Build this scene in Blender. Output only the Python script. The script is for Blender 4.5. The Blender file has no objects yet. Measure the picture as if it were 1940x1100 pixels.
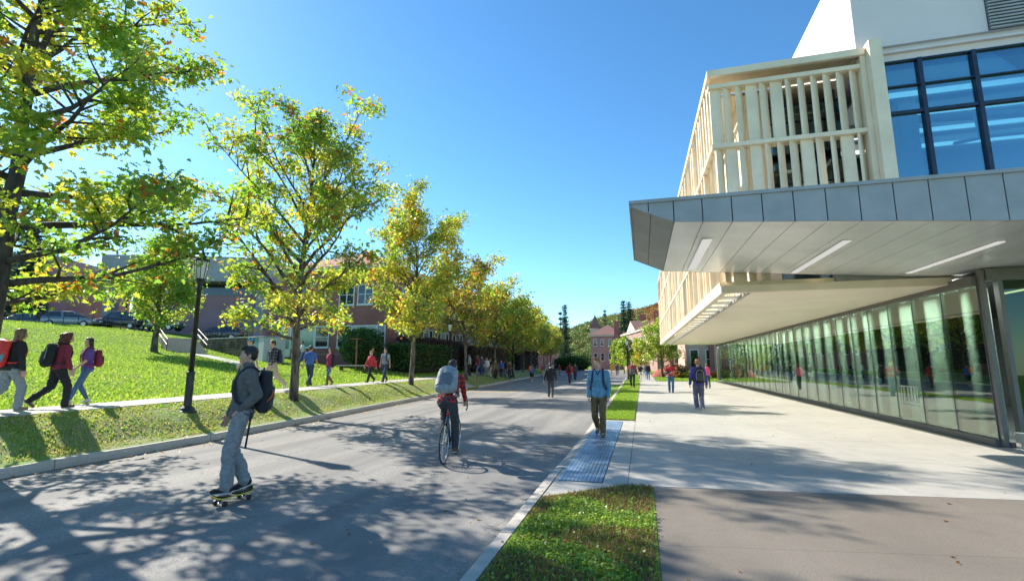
import bpy, math, random
import numpy as np
from mathutils import Vector, Matrix, noise
R = math.radians
SC = bpy.context.scene
COL = SC.collection
rnd = random.Random(7)

# ------------------------------------------------------------------ mesh builder
class MB:
    def __init__(s): s.v = []; s.f = []; s.m = []; s.k = 0
    def add(s, vs, fs):
        o = len(s.v); s.v += [tuple(p) for p in vs]
        for f in fs: s.f.append(tuple(i + o for i in f)); s.m.append(s.k)
        return s
    def box(s, x0, x1, y0, y1, z0, z1):
        return s.add([(x0,y0,z0),(x1,y0,z0),(x1,y1,z0),(x0,y1,z0),(x0,y0,z1),(x1,y0,z1),(x1,y1,z1),(x0,y1,z1)],
                     [(0,3,2,1),(4,5,6,7),(0,1,5,4),(1,2,6,5),(2,3,7,6),(3,0,4,7)])
    def obox(s, c, size, M=None):
        hx, hy, hz = size[0]/2, size[1]/2, size[2]/2; M = M or Matrix.Identity(3)
        vs = [Vector(c) + M @ Vector(p) for p in [(-hx,-hy,-hz),(hx,-hy,-hz),(hx,hy,-hz),(-hx,hy,-hz),(-hx,-hy,hz),(hx,-hy,hz),(hx,hy,hz),(-hx,hy,hz)]]
        return s.add(vs, [(0,3,2,1),(4,5,6,7),(0,1,5,4),(1,2,6,5),(2,3,7,6),(3,0,4,7)])
    def rings(s, rings, cap=True, closed=False):
        n = len(rings[0]); vs = [p for r in rings for p in r]; fs = []
        m = len(rings)
        for i in range(m if closed else m-1):
            a, b = i*n, ((i+1) % m)*n
            for j in range(n):
                k = (j+1) % n; fs.append((a+j, a+k, b+k, b+j))
        if cap and not closed:
            fs.append(tuple(range(n))[::-1]); fs.append(tuple(range((m-1)*n, m*n)))
        return s.add(vs, fs)
    def path(s, pts, rad, n=8, sy=1.0, closed=False, up=(0,0,1)):
        pts = [Vector(p) for p in pts]; m = len(pts)
        if not hasattr(rad, '__len__'): rad = [rad]*m
        rings = []; prev = None
        for i, p in enumerate(pts):
            if closed: d = pts[(i+1)%m] - pts[i-1]
            else: d = pts[min(i+1,m-1)] - pts[max(i-1,0)]
            if d.length < 1e-9: d = Vector((0,0,1))
            d.normalize()
            if prev is None:
                a = Vector(up)
                if abs(d.dot(a)) > .95: a = Vector((1,0,0))
                u = (a - d*a.dot(d)).normalized()
            else:
                u = prev - d*prev.dot(d)
                u = u.normalized() if u.length > 1e-6 else prev
            prev = u; w = d.cross(u)
            rings.append([p + (u*math.cos(t)*sy + w*math.sin(t))*rad[i] for t in [2*math.pi*j/n for j in range(n)]])
        return s.rings(rings, closed=closed)
    def bar(s, a, b, r, r2=None, n=8): return s.path([a, b], [r, r if r2 is None else r2], n)
    def lathe(s, prof, c=(0,0,0), n=16, M=None):
        M = M or Matrix.Identity(3); c = Vector(c)
        return s.rings([[c + M @ Vector((r*math.cos(2*math.pi*j/n), r*math.sin(2*math.pi*j/n), z)) for j in range(n)] for r, z in prof])
    def ell(s, c, r, n=14, M=None):
        if not hasattr(r, '__len__'): r = (r,r,r)
        m = max(4, n//2); M = M or Matrix.Identity(3); c = Vector(c); rr = []
        for i in range(m+1):
            t = math.pi*(i/m); t = min(max(t, .04), math.pi-.04)
            rr.append([c + M @ Vector((r[0]*math.sin(t)*math.cos(2*math.pi*j/n), r[1]*math.sin(t)*math.sin(2*math.pi*j/n), -r[2]*math.cos(t))) for j in range(n)])
        return s.rings(rr)
    def cap(s, a, b, r0, r1=None, n=12):
        a = Vector(a); b = Vector(b); r1 = r0 if r1 is None else r1
        d = b - a; L = d.length
        if L < 1e-6: return s.ell(a, r0, n)
        d /= L; pts = []; rad = []
        for t in (-88, -60, -30, 0):
            pts.append(a + d*r0*math.sin(R(t))); rad.append(r0*math.cos(R(t)))
        for t in (0, 30, 60, 88):
            pts.append(b + d*r1*math.sin(R(t))); rad.append(r1*math.cos(R(t)))
        return s.path(pts, rad, n)
    def prism(s, poly, vec):
        vec = Vector(vec); a = [Vector(p) for p in poly]; n = len(a)
        return s.add(a + [p+vec for p in a], [tuple(range(n))[::-1], tuple(range(n, 2*n))] + [(i,(i+1)%n,n+(i+1)%n,n+i) for i in range(n)])
    def quad(s, *p): return s.add(p, [tuple(range(len(p)))])
    def build(s, name, mats, parent=None, smooth=False, bevel=0, world=False, loc=None):
        me = bpy.data.meshes.new(name)
        vs = s.v
        if parent is not None and world:
            o = parent.location; vs = [(a-o.x, b-o.y, c-o.z) for a, b, c in vs]
        me.from_pydata(vs, [], s.f)
        if not isinstance(mats, (list, tuple)): mats = [mats]
        for m in mats: me.materials.append(m)
        if any(s.m): me.polygons.foreach_set('material_index', s.m)
        fix_normals(me)
        if smooth: me.shade_smooth()
        o = bpy.data.objects.new(name, me); COL.objects.link(o)
        if parent is not None: o.parent = parent
        if loc is not None: o.location = loc
        if bevel:
            b = o.modifiers.new('bevel', 'BEVEL'); b.width = bevel; b.segments = 2; b.limit_method = 'ANGLE'; b.harden_normals = False
        return o

import bmesh
def fix_normals(me):
    bm = bmesh.new(); bm.from_mesh(me); bmesh.ops.recalc_face_normals(bm, faces=bm.faces); bm.to_mesh(me); bm.free(); me.update()

def tag(o, label=None, cat=None, group=None, kind=None):
    if label: o['label'] = label
    if cat: o['category'] = cat
    if group: o['group'] = group
    if kind: o['kind'] = kind
    return o
def empty(name, loc=(0,0,0), rz=0.0, label=None, cat=None, group=None):
    o = bpy.data.objects.new(name, None); COL.objects.link(o); o.location = loc; o.rotation_euler = (0,0,rz)
    o.empty_display_size = .2
    return tag(o, label, cat, group)
def copy_tree(o, loc=None, rz=None, sc=None, label=None, parent=None):
    c = o.copy(); COL.objects.link(c)
    if parent is not None: c.parent = parent
    for ch in list(o.children): copy_tree(ch, parent=c)
    if loc is not None: c.location = loc
    if rz is not None: c.rotation_euler = (0,0,rz)
    if sc is not None: c.scale = (sc,sc,sc) if not hasattr(sc,'__len__') else sc
    if label: c['label'] = label
    return c

# ------------------------------------------------------------------ materials
def newmat(name):
    m = bpy.data.materials.new(name); m.use_nodes = True; nt = m.node_tree; nt.nodes.clear()
    out = nt.nodes.new('ShaderNodeOutputMaterial')
    return m, nt, out
def N(nt, t, **kw):
    n = nt.nodes.new(t)
    for k, v in kw.items():
        if k in n.inputs: n.inputs[k].default_value = v
        else: setattr(n, k, v)
    return n
def c4(c): return (c[0], c[1], c[2], 1)
def mixc(nt, fac, a, b, mode='MIX'):
    n = nt.nodes.new('ShaderNodeMix'); n.data_type = 'RGBA'; n.blend_type = mode
    for i, x in ((0, fac), (6, a), (7, b)):
        if isinstance(x, bpy.types.NodeSocket): nt.links.new(x, n.inputs[i])
        elif i == 0: n.inputs[0].default_value = x
        else: n.inputs[i].default_value = c4(x)
    return n.outputs[2]
def noise_fac(nt, co, scale, detail=4, lo=.35, hi=.65, rough=.55):
    n = N(nt, 'ShaderNodeTexNoise', Scale=scale, Detail=detail, Roughness=rough); nt.links.new(co, n.inputs['Vector'])
    r = N(nt, 'ShaderNodeMapRange'); r.inputs[1].default_value = lo; r.inputs[2].default_value = hi
    nt.links.new(n.outputs[0], r.inputs[0]); return r.outputs[0]
def mat(name, col, rough=.6, metal=0., var=.15, scale=6., bump=0., bscale=None, col2=None, spec=.5, stretch=None, coat=0.):
    m, nt, out = newmat(name)
    p = N(nt, 'ShaderNodeBsdfPrincipled', Roughness=rough, Metallic=metal)
    p.inputs['Specular IOR Level'].default_value = spec
    if coat: p.inputs['Coat Weight'].default_value = coat; p.inputs['Coat Roughness'].default_value = .05
    tc = N(nt, 'ShaderNodeTexCoord'); co = tc.outputs['Object']
    if stretch:
        mp = N(nt, 'ShaderNodeMapping'); mp.inputs['Scale'].default_value = stretch; nt.links.new(co, mp.inputs[0]); co = mp.outputs[0]
    b = col2 or tuple(c*(1-var*2) for c in col)
    a = col if col2 else tuple(min(1, c*(1+var*.6)) for c in col)
    f = noise_fac(nt, co, scale, 5)
    nt.links.new(mixc(nt, f, a, b), p.inputs['Base Color'])
    if bump:
        n = N(nt, 'ShaderNodeTexNoise', Scale=bscale or scale*6, Detail=3); nt.links.new(co, n.inputs['Vector'])
        bp = N(nt, 'ShaderNodeBump', Strength=min(1, bump)); bp.inputs['Distance'].default_value = .01*max(1, bump)
        nt.links.new(n.outputs[0], bp.inputs['Height']); nt.links.new(bp.outputs[0], p.inputs['Normal'])
    nt.links.new(p.outputs[0], out.inputs[0]); return m
def mat_asphalt():
    m, nt, out = newmat('asphalt'); p = N(nt, 'ShaderNodeBsdfPrincipled', Roughness=.85)
    p.inputs['Specular IOR Level'].default_value = .3
    co = N(nt, 'ShaderNodeTexCoord').outputs['Object']
    f1 = noise_fac(nt, co, .35, 6, .3, .7); f2 = noise_fac(nt, co, 45, 3, .35, .7); f3 = noise_fac(nt, co, 140, 2, .56, .68)
    c = mixc(nt, f1, (.25,.23,.205), (.36,.335,.30)); c = mixc(nt, f2, c, (.17,.163,.15)); c = mixc(nt, f3, c, (.46,.44,.41))
    mp = N(nt, 'ShaderNodeMapping'); mp.inputs['Scale'].default_value = (1.2,.09,1); nt.links.new(co, mp.inputs[0])
    f4 = noise_fac(nt, mp.outputs[0], 1.4, 6, .42, .62); c = mixc(nt, f4, c, (.19,.182,.17))
    v = N(nt, 'ShaderNodeTexVoronoi', Scale=.22); v.feature = 'DISTANCE_TO_EDGE'
    nd = N(nt, 'ShaderNodeTexNoise', Scale=1.5, Detail=4); nt.links.new(co, nd.inputs['Vector'])
    av = N(nt, 'ShaderNodeVectorMath'); av.operation = 'ADD'; nt.links.new(co, av.inputs[0]); nt.links.new(nd.outputs[1], av.inputs[1]); nt.links.new(av.outputs[0], v.inputs['Vector'])
    r = N(nt, 'ShaderNodeMapRange'); r.inputs[1].default_value = .0; r.inputs[2].default_value = .0035; r.inputs[3].default_value = .6; r.inputs[4].default_value = 0
    nt.links.new(v.outputs[0], r.inputs[0]); c = mixc(nt, r.outputs[0], c, (.07,.07,.065))
    nt.links.new(c, p.inputs['Base Color'])
    n = N(nt, 'ShaderNodeTexNoise', Scale=110, Detail=3); nt.links.new(co, n.inputs['Vector'])
    b = N(nt, 'ShaderNodeBump', Strength=.6); b.inputs['Distance'].default_value = .006
    nt.links.new(n.outputs[0], b.inputs['Height']); nt.links.new(b.outputs[0], p.inputs['Normal'])
    nt.links.new(p.outputs[0], out.inputs[0]); return m
def mat_concrete(name, c1, c2, c3, spk=60, spf=(.60,.70)):
    m, nt, out = newmat(name); p = N(nt, 'ShaderNodeBsdfPrincipled', Roughness=.8); p.inputs['Specular IOR Level'].default_value = .3
    co = N(nt, 'ShaderNodeTexCoord').outputs['Object']
    c = mixc(nt, noise_fac(nt, co, .6, 6, .3, .7), c1, c2); c = mixc(nt, noise_fac(nt, co, spk, 3, *spf), c, c3)
    c = mixc(nt, noise_fac(nt, co, 3.2, 5, .52, .8), c, tuple(x*.72 for x in c1))
    nt.links.new(c, p.inputs['Base Color'])
    n = N(nt, 'ShaderNodeTexNoise', Scale=90, Detail=3); nt.links.new(co, n.inputs['Vector'])
    b = N(nt, 'ShaderNodeBump', Strength=.25); b.inputs['Distance'].default_value = .004
    nt.links.new(n.outputs[0], b.inputs['Height']); nt.links.new(b.outputs[0], p.inputs['Normal'])
    nt.links.new(p.outputs[0], out.inputs[0]); return m
def mat_brick(name, c1, c2, mortar, sx=1., axis='XZ'):
    m, nt, out = newmat(name); p = N(nt, 'ShaderNodeBsdfPrincipled', Roughness=.85)
    tc = N(nt, 'ShaderNodeTexCoord'); sp = N(nt, 'ShaderNodeSeparateXYZ'); nt.links.new(tc.outputs['Object'], sp.inputs[0])
    ad = N(nt, 'ShaderNodeMath'); ad.operation = 'ADD'; nt.links.new(sp.outputs[0], ad.inputs[0]); nt.links.new(sp.outputs[1], ad.inputs[1])
    cb = N(nt, 'ShaderNodeCombineXYZ'); nt.links.new(ad.outputs[0], cb.inputs[0]); nt.links.new(sp.outputs[2], cb.inputs[1])
    b = N(nt, 'ShaderNodeTexBrick', Scale=4.2*sx); b.inputs['Color1'].default_value = c4(c1); b.inputs['Color2'].default_value = c4(c2); b.inputs['Mortar'].default_value = c4(mortar)
    b.inputs['Mortar Size'].default_value = .018; b.inputs['Brick Width'].default_value = 1.; b.inputs['Row Height'].default_value = .32
    nt.links.new(cb.outputs[0], b.inputs['Vector'])
    f = noise_fac(nt, tc.outputs['Object'], .5, 5, .35, .75)
    c = mixc(nt, f, b.outputs[0], tuple(x*.75 for x in c1))
    nt.links.new(c, p.inputs['Base Color']); nt.links.new(p.outputs[0], out.inputs[0]); return m
def mat_leaf(name, trans=.5, gloss=.07, bright=1.0):
    m, nt, out = newmat(name)
    a = N(nt, 'ShaderNodeAttribute'); a.attribute_name = 'leaf_colour'
    d = N(nt, 'ShaderNodeBsdfDiffuse'); t = N(nt, 'ShaderNodeBsdfTranslucent'); g = N(nt, 'ShaderNodeBsdfGlossy', Roughness=.38)
    nt.links.new(a.outputs[0], d.inputs[0])
    tc = mixc(nt, 1.0, a.outputs[0], (1.7*bright,1.62*bright,.95*bright), 'MULTIPLY'); nt.links.new(tc, t.inputs[0])
    x = N(nt, 'ShaderNodeMixShader', Fac=trans) if 0 else nt.nodes.new('ShaderNodeMixShader'); x.inputs[0].default_value = trans
    nt.links.new(d.outputs[0], x.inputs[1]); nt.links.new(t.outputs[0], x.inputs[2])
    y = nt.nodes.new('ShaderNodeMixShader'); y.inputs[0].default_value = gloss
    nt.links.new(x.outputs[0], y.inputs[1]); nt.links.new(g.outputs[0], y.inputs[2]); nt.links.new(y.outputs[0], out.inputs[0]); return m
def mat_glass(name, tint, refl=(.9,.95,1), fmin=.12, fmax=.9, rough=0.0):
    m, nt, out = newmat(name)
    t = N(nt, 'ShaderNodeBsdfTransparent'); t.inputs[0].default_value = c4(tint)
    g = N(nt, 'ShaderNodeBsdfGlossy', Roughness=rough); g.inputs[0].default_value = c4(refl)
    lw = N(nt, 'ShaderNodeLayerWeight', Blend=.35); r = N(nt, 'ShaderNodeMapRange'); r.inputs[3].default_value = fmin; r.inputs[4].default_value = fmax
    nt.links.new(lw.outputs['Fresnel'], r.inputs[0])
    x = nt.nodes.new('ShaderNodeMixShader'); nt.links.new(r.outputs[0], x.inputs[0]); nt.links.new(t.outputs[0], x.inputs[1]); nt.links.new(g.outputs[0], x.inputs[2])
    nt.links.new(x.outputs[0], out.inputs[0]); return m
def mat_emit(name, col, s):
    m, nt, out = newmat(name); e = N(nt, 'ShaderNodeEmission', Strength=s); e.inputs[0].default_value = c4(col)
    nt.links.new(e.outputs[0], out.inputs[0]); return m
def mat_plaid(name, base, dark, light=None, freq=14., white=None):
    m, nt, out = newmat(name); p = N(nt, 'ShaderNodeBsdfPrincipled', Roughness=.9)
    tc = N(nt, 'ShaderNodeTexCoord'); sp = N(nt, 'ShaderNodeSeparateXYZ'); nt.links.new(tc.outputs['Object'], sp.inputs[0])
    def stripe(sock, fr, th, ph=0.):
        a = N(nt, 'ShaderNodeMath'); a.operation = 'MULTIPLY_ADD'; a.inputs[1].default_value = fr; a.inputs[2].default_value = ph; nt.links.new(sock, a.inputs[0])
        f = N(nt, 'ShaderNodeMath'); f.operation = 'FRACT'; nt.links.new(a.outputs[0], f.inputs[0])
        g = N(nt, 'ShaderNodeMath'); g.operation = 'LESS_THAN'; g.inputs[1].default_value = th; nt.links.new(f.outputs[0], g.inputs[0]); return g.outputs[0]
    xy = N(nt, 'ShaderNodeMath'); xy.operation = 'ADD'; nt.links.new(sp.outputs[0], xy.inputs[0]); nt.links.new(sp.outputs[1], xy.inputs[1])
    a = stripe(xy.outputs[0], freq, .5); b = stripe(sp.outputs[2], freq, .5)
    c = mixc(nt, a, base, tuple((x+y)/2 for x, y in zip(base, dark))); 
    ml = N(nt, 'ShaderNodeMath'); ml.operation = 'MULTIPLY'; ml.inputs[1].default_value = .5; nt.links.new(b, ml.inputs[0])
    c = mixc(nt, ml.outputs[0], c, dark)
    ab = N(nt, 'ShaderNodeMath'); ab.operation = 'MULTIPLY'; nt.links.new(a, ab.inputs[0]); nt.links.new(b, ab.inputs[1]); c = mixc(nt, ab.outputs[0], c, dark)
    if white:
        for s_ in (xy.outputs[0], sp.outputs[2]): c = mixc(nt, stripe(s_, freq, .1, .3), c, white)
    nt.links.new(c, p.inputs['Base Color']); nt.links.new(p.outputs[0], out.inputs[0]); return m

# ------------------------------------------------------------------ camera, sky, sun
def setup():
    cam = bpy.data.cameras.new('camera'); co = bpy.data.objects.new('camera', cam); COL.objects.link(co)
    co.location = (0,0,1.65); co.rotation_euler = (R(90+8.717), 0, R(15.236)); cam.lens = 36*900/1940; cam.clip_end = 3000; cam.clip_start = .05
    SC.camera = co
    w = bpy.data.worlds.new('World'); SC.world = w; w.use_nodes = True; nt = w.node_tree; nt.nodes.clear()
    o = N(nt, 'ShaderNodeOutputWorld'); b = N(nt, 'ShaderNodeBackground', Strength=SKY); s = N(nt, 'ShaderNodeTexSky')
    s.sky_type = 'NISHITA'; s.sun_disc = False; s.sun_elevation = ELEV; s.air_density = .95; s.dust_density = .35; s.ozone_density = 3.0; s.altitude = 1200
    s.sun_rotation = math.atan2(SUN.x, SUN.y)
    h = N(nt, 'ShaderNodeHueSaturation', Saturation=SKYSAT, Value=1.0)
    nt.links.new(s.outputs[0], h.inputs['Color']); nt.links.new(mixc(nt, 1.0, h.outputs[0], (.76,.87,.81), 'MULTIPLY'), b.inputs[0]); nt.links.new(b.outputs[0], o.inputs[0])
    l = bpy.data.lights.new('sun', 'SUN'); l.energy = SUNE; l.angle = R(.6); l.color = (1.0,.94,.84)
    lo = bpy.data.objects.new('sun', l); COL.objects.link(lo); lo.rotation_euler = SUN.to_track_quat('Z','Y').to_euler(); lo.location = (-30,20,40)
    SC.view_settings.view_transform = 'Standard'; SC.view_settings.look = 'None'; SC.view_settings.exposure = EXPO; SC.view_settings.gamma = 1
    SC.cycles.max_bounces = 7; SC.cycles.transparent_max_bounces = 16; SC.cycles.diffuse_bounces = 3; SC.cycles.caustics_reflective = False; SC.cycles.caustics_refractive = False
SUN = Vector((-1.34,.49,1.0)).normalized(); ELEV = math.asin(SUN.z)
SKY = .145; SUNE = 4.3; EXPO = 1.2; SKYSAT = 1.18
setup()

# ------------------------------------------------------------------ terrain functions
LKP = [(-40,-9.6),(5,-9.6),(9.3,-9.6),(14,-9.95),(24.3,-10.76),(34.2,-11.6),(56.3,-13.37),(80,-15.4),(107,-18.06),(150,-24),(400,-60)]
def interp(P, t):
    if t <= P[0][0]: return P[0][1]
    for (a, b), (c, d) in zip(P, P[1:]):
        if t <= c: return b + (d-b)*(t-a)/(c-a)
    return P[-1][1]
def LK(Y): return interp(LKP, Y)
GZ = [(0,.04),(.5,.14),(1.2,.46),(1.9,.662),(4.2,.668),(6,.82),(10,1.25),(15,1.7),(20,2.2),(25,3.0),(30,4.05),(36,4.9),(40,5.0),(46,4.78),(52,4.8),(150,5.5)]
def gz(X, Y):
    u = LK(Y) - X
    if u > 0: return interp(GZ, u)
    return -.0
def npi(P, t): return np.interp(t, [p[0] for p in P], [p[1] for p in P])
def gz_np(X, Y):
    u = npi(LKP, Y) - X
    return np.where(u > 0, npi(GZ, u), 0.0)
# ------------------------------------------------------------------ shared materials
M = {}
M['asphalt'] = mat_asphalt()
M['conc'] = mat_concrete('pale_concrete', (.46,.435,.385), (.385,.365,.325), (.27,.255,.23), 70)
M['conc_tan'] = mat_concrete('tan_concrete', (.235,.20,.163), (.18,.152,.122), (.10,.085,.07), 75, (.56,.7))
M['kerb'] = mat_concrete('kerb_concrete', (.52,.47,.40), (.42,.375,.32), (.27,.24,.2), 50)
M['dirt'] = mat('joint_dirt', (.20,.17,.13), .95)
M['steel_paver'] = mat('blue_grey_paver', (.26,.35,.44), .45, .2, .2, 3.)
M['black'] = mat('black_paint', (.022,.025,.028), .42, var=.25)
M['white'] = mat('white_paint', (.78,.78,.76), .5, var=.05)
M['yellow'] = mat('yellow_paint', (.72,.46,.05), .6, var=.2, scale=8)
M['bark'] = mat('oak_bark', (.17,.135,.105), .95, var=.4, scale=9, bump=1.0, bscale=30, stretch=(1,1,.25))
M['bark_dark'] = mat('dark_bark', (.09,.075,.065), .95, var=.3, scale=9, bump=1.0, bscale=30, stretch=(1,1,.25))
M['leaf'] = mat_leaf('leaf_blades', .6, .06, 1.25)
M['leaf_dark'] = mat_leaf('evergreen_needles', .15, .03)
M['grassblade'] = mat_leaf('grass_blades', .45, .03, 1.0)
M['brick'] = mat_brick('red_brick', (.36,.13,.105), (.28,.10,.085), (.42,.36,.33))
M['brick_purple'] = mat_brick('plum_brick', (.42,.25,.27), (.36,.21,.23), (.42,.36,.36))
M['brick_pink'] = mat_brick('pale_red_brick', (.42,.24,.20), (.36,.19,.16), (.45,.38,.34))
M['stone_grey'] = mat('grey_cast_stone', (.36,.36,.37), .8, var=.08, scale=2)
M['limestone'] = mat('limestone_trim', (.62,.57,.46), .8, var=.08, scale=2)
M['roof_red'] = mat('red_roof_tile', (.36,.12,.085), .8, var=.2, scale=3, stretch=(1,1,8))
M['roof_brown'] = mat('brown_red_roof_tile', (.27,.14,.115), .8, var=.2, scale=3, stretch=(1,1,8))
M['darkglass'] = mat('dark_window_glass', (.035,.045,.05), .06, var=.3, scale=1.2, spec=1.0)
M['blindglass'] = mat('window_glass_over_blind', (.28,.36,.27), .12, var=.1, scale=2., spec=.9)
M['brown'] = mat('brown_plate', (.10,.05,.03), .6)
M['grass_ground'] = None
def mat_ground():
    m, nt, out = newmat('lawn_soil'); p = N(nt, 'ShaderNodeBsdfPrincipled', Roughness=.95); p.inputs['Specular IOR Level'].default_value = .1
    co = N(nt, 'ShaderNodeTexCoord').outputs['Object']
    c = mixc(nt, noise_fac(nt, co, 1.2, 6, .3, .7), (.17,.29,.03), (.23,.34,.045))
    c = mixc(nt, noise_fac(nt, co, 14, 4, .35, .7), c, (.11,.20,.022))
    c = mixc(nt, noise_fac(nt, co, .45, 4, .60, .78), c, (.20,.19,.07))
    nt.links.new(c, p.inputs['Base Color'])
    n = N(nt, 'ShaderNodeTexNoise', Scale=22, Detail=4); nt.links.new(co, n.inputs['Vector'])
    b = N(nt, 'ShaderNodeBump', Strength=.8); b.inputs['Distance'].default_value = .05
    nt.links.new(n.outputs[0], b.inputs['Height']); nt.links.new(b.outputs[0], p.inputs['Normal'])
    nt.links.new(p.outputs[0], out.inputs[0]); return m
M['lawn'] = mat_ground()
M['verge_soil'] = mat('verge_soil', (.19,.29,.06), .95, var=.3, scale=1.6, col2=(.26,.25,.12), bump=1., bscale=30)

# ------------------------------------------------------------------ ground sheet
def ground():
    us = [0,.04,.25,.5,.8,1.2,1.55,1.9,3.6,4.2,5,6,8,10,12.5,15,17.5,20,22.5,25,27.5,30,35,40,46,52,70,100,150,300,900]
    ys = [-60,-20,-8,-4,-1,1,3,5,7,9.3,12,14,18,22,24.3,28,32,34.2,40,46,50,56.3,64,72,80,92,107,130,150,200,300,400,900,1600]
    xs_r = [0,.03,.5,4,8,10.6,20,60,200,900]
    m = MB(); n = 0
    for y in ys:
        k = LK(y)
        for u in reversed(us): m.v.append((k-u, y, interp(GZ, u)-.012 + (-.14 if u == 0 else 0)))
        for x in xs_r: m.v.append((k+.02+x, y, -.15 if k+.02+x < -1.5 else -.03))
    w = len(us)+len(xs_r)
    for i in range(len(ys)-1):
        for j in range(w-1):
            a = i*w+j; m.f.append((a, a+1, a+w+1, a+w)); m.m.append(0)
    o = m.build('ground', M['lawn'], smooth=True); tag(o, kind='structure')
ground()
def strip(name, ys, xl, xr, z, mat_, skirt=0):
    m = MB(); ring = []
    for y in ys:
        a, b = xl(y), xr(y); za, zb = (z(a,y), z(b,y)) if callable(z) else (z, z)
        ring.append(((a,y,za),(b,y,zb)))
    for (a,b),(c,d) in zip(ring, ring[1:]):
        m.quad(a,b,d,c)
        if skirt:
            for p_, q_ in ((a,c),(b,d)): m.quad(p_, q_, (q_[0],q_[1],q_[2]-skirt), (p_[0],p_[1],p_[2]-skirt))
    return tag(m.build(name, mat_), kind='structure')
YS = [-30,-12,-4,0,3,6,9.3,12,14,18,24.3,29,34.2,45,56.3,68,80,93,107,128]
strip('road', YS, lambda y: LK(y)-.0, lambda y: -1.44 if y < 40 else -1.44-(y-40)*.012, -.10, M['asphalt'])
# far cross street and far road bend
strip('road', [128,131,140], lambda y: -60, lambda y: 60, -.096, M['asphalt'])
# yellow hump markings on the road
m = MB()
for (x0,x1,y) in ((-10.3,-7.5,28.6),(-10.1,-7.4,30.6),(-5.3,-3.0,28.0),(-5.3,-2.4,30.4)):
    n_ = 6
    for i in range(n_): 
        a = x0+(x1-x0)*i/n_; m.quad((a,y-.16,-.0955),(a+(x1-x0)/n_*.92,y-.16,-.0955),(a+(x1-x0)/n_*.92,y+.16,-.0955),(a,y+.16,-.0955))
tag(m.build('road_marking', M['yellow']), kind='structure')
# left kerb, in slabs, with a gap where the path meets the road
def kerb_left():
    m = MB(); y = -12.; jr = random.Random(3)
    while y < 126:
        L = 3.0
        if not (29.6 < y+L*.5 < 32.2):
            n_ = 2; y0 = y+.008; y1 = y+L-.008
            for (ya, yb) in ((y0,(y0+y1)/2),((y0+y1)/2,y1)):
                rr = []
                for yy in (ya, yb):
                    k = LK(yy); dz = jr.uniform(-.004,.004) if yy in (y0,y1) else 0
                    rr.append([(k+.03,yy,-.16),(k+.035,yy,-.02),(k+.02,yy,.035+dz),(k-.0,yy,.05+dz),(k-.16,yy,.055+dz),(k-.17,yy,-.16)])
                m.rings(rr)
        y += L
    return tag(m.build('kerb', M['kerb']), kind='structure')
kerb_left()
# right kerb
RKX = lambda y: -1.30 if y < 6 else (-1.30-.0*(y-6) if y < 14.5 else -1.30-.012*(y-14.5) if y < 60 else -1.85)
def kerb_right():
    m = MB(); y = -12.
    while y < 60:
        y0 = y+.008; y1 = y+2.4-.008; rr = []
        for yy in (y0, y1):
            k = RKX(yy); h = .0
            if 7.4 < yy < 14.2: h = -.055
            rr.append([(k-.16,yy,-.16),(k-.15,yy,-.03+h*.6),(k-.13,yy,.0+h),(k-.0,yy,.012+h*.3),(k,yy,-.16)])
        m.rings(rr); y += 2.4
    return tag(m.build('kerb', M['kerb']), kind='structure')
kerb_right()
# slabs of concrete with sunk joints
m = MB(); m.quad((-1.3,-12,-.012),(14,-12,-.012),(14,49,-.012),(-1.3,49,-.012)); tag(m.build('pavement_bed', M['dirt']), kind='structure')
def slab(m, p, z=0., g=.005):
    c = Vector((sum(a for a,b in p)/len(p), sum(b for a,b in p)/len(p)))
    top = []; 
    for a, b in p:
        d = Vector((a,b))-c; q = c + d*(1-g/max(.1,d.length)*1.4); top.append(q)
    n_ = len(p); m.add([(q.x,q.y,z) for q in top]+[(c.x+(q.x-c.x)*1.003,c.y+(q.y-c.y)*1.003,z-.012) for q in top],
        [tuple(range(n_))]+[(i,n_+i,n_+(i+1)%n_,(i+1)%n_) for i in range(n_)])
m = MB(); T = .12
tl = lambda x, y: y + T*max(0,x)*max(0,min(1,(14-y)/7)) 
yj = [7.03,9.5,12.0,14.6,17.6,20.6,23.6,26.6,29.6,32.6,35.6,38.6,41.6,44.6,47.3]
xj = [-.27,1.52,3.2,4.9,6.74]
for a, b in zip(yj, yj[1:]):
    for x0, x1 in zip(xj, xj[1:]): slab(m, [(x0,tl(x0,a)),(x1,tl(x1,a)),(x1,tl(x1,b)),(x0,tl(x0,b))])
for x0, x1 in zip([6.74,8.6,10.5,12.4],[8.6,10.5,12.4,14]): slab(m, [(x0,tl(x0,7.03)),(x1,tl(x1,7.03)),(x1,12.0),(x0,12.0)])
# concrete around the ramp
for a, b in zip(yj[:3], yj[1:4]): slab(m, [(-.61,a),(-.276,a),(-.276,b),(-.61,b)]); slab(m, [(-1.295,a),(-1.24,a),(-1.24,b),(-1.295,b)], .002, .001)
slab(m, [(-1.29,6.15),(-.29,7.0),(-.61,7.02),(-1.29,7.02)], .004)
slab(m, [(-1.29,14.42),(-.29,14.42),(-.29,14.66),(-1.29,14.66)], .003)
# narrow path going on past the lawn
for i in range(14):
    a = 47.3+i*3.; slab(m, [(-.45,a),(1.15,a),(1.15,a+3),(-.45,a+3)])
tag(m.build('pavement', M['conc']), kind='structure')
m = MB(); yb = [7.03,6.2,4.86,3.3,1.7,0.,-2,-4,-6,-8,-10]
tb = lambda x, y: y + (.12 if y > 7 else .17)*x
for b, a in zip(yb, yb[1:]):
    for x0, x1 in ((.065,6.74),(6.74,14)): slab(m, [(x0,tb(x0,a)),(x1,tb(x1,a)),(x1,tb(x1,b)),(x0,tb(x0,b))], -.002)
tag(m.build('pavement', M['conc_tan']), kind='structure')
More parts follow.
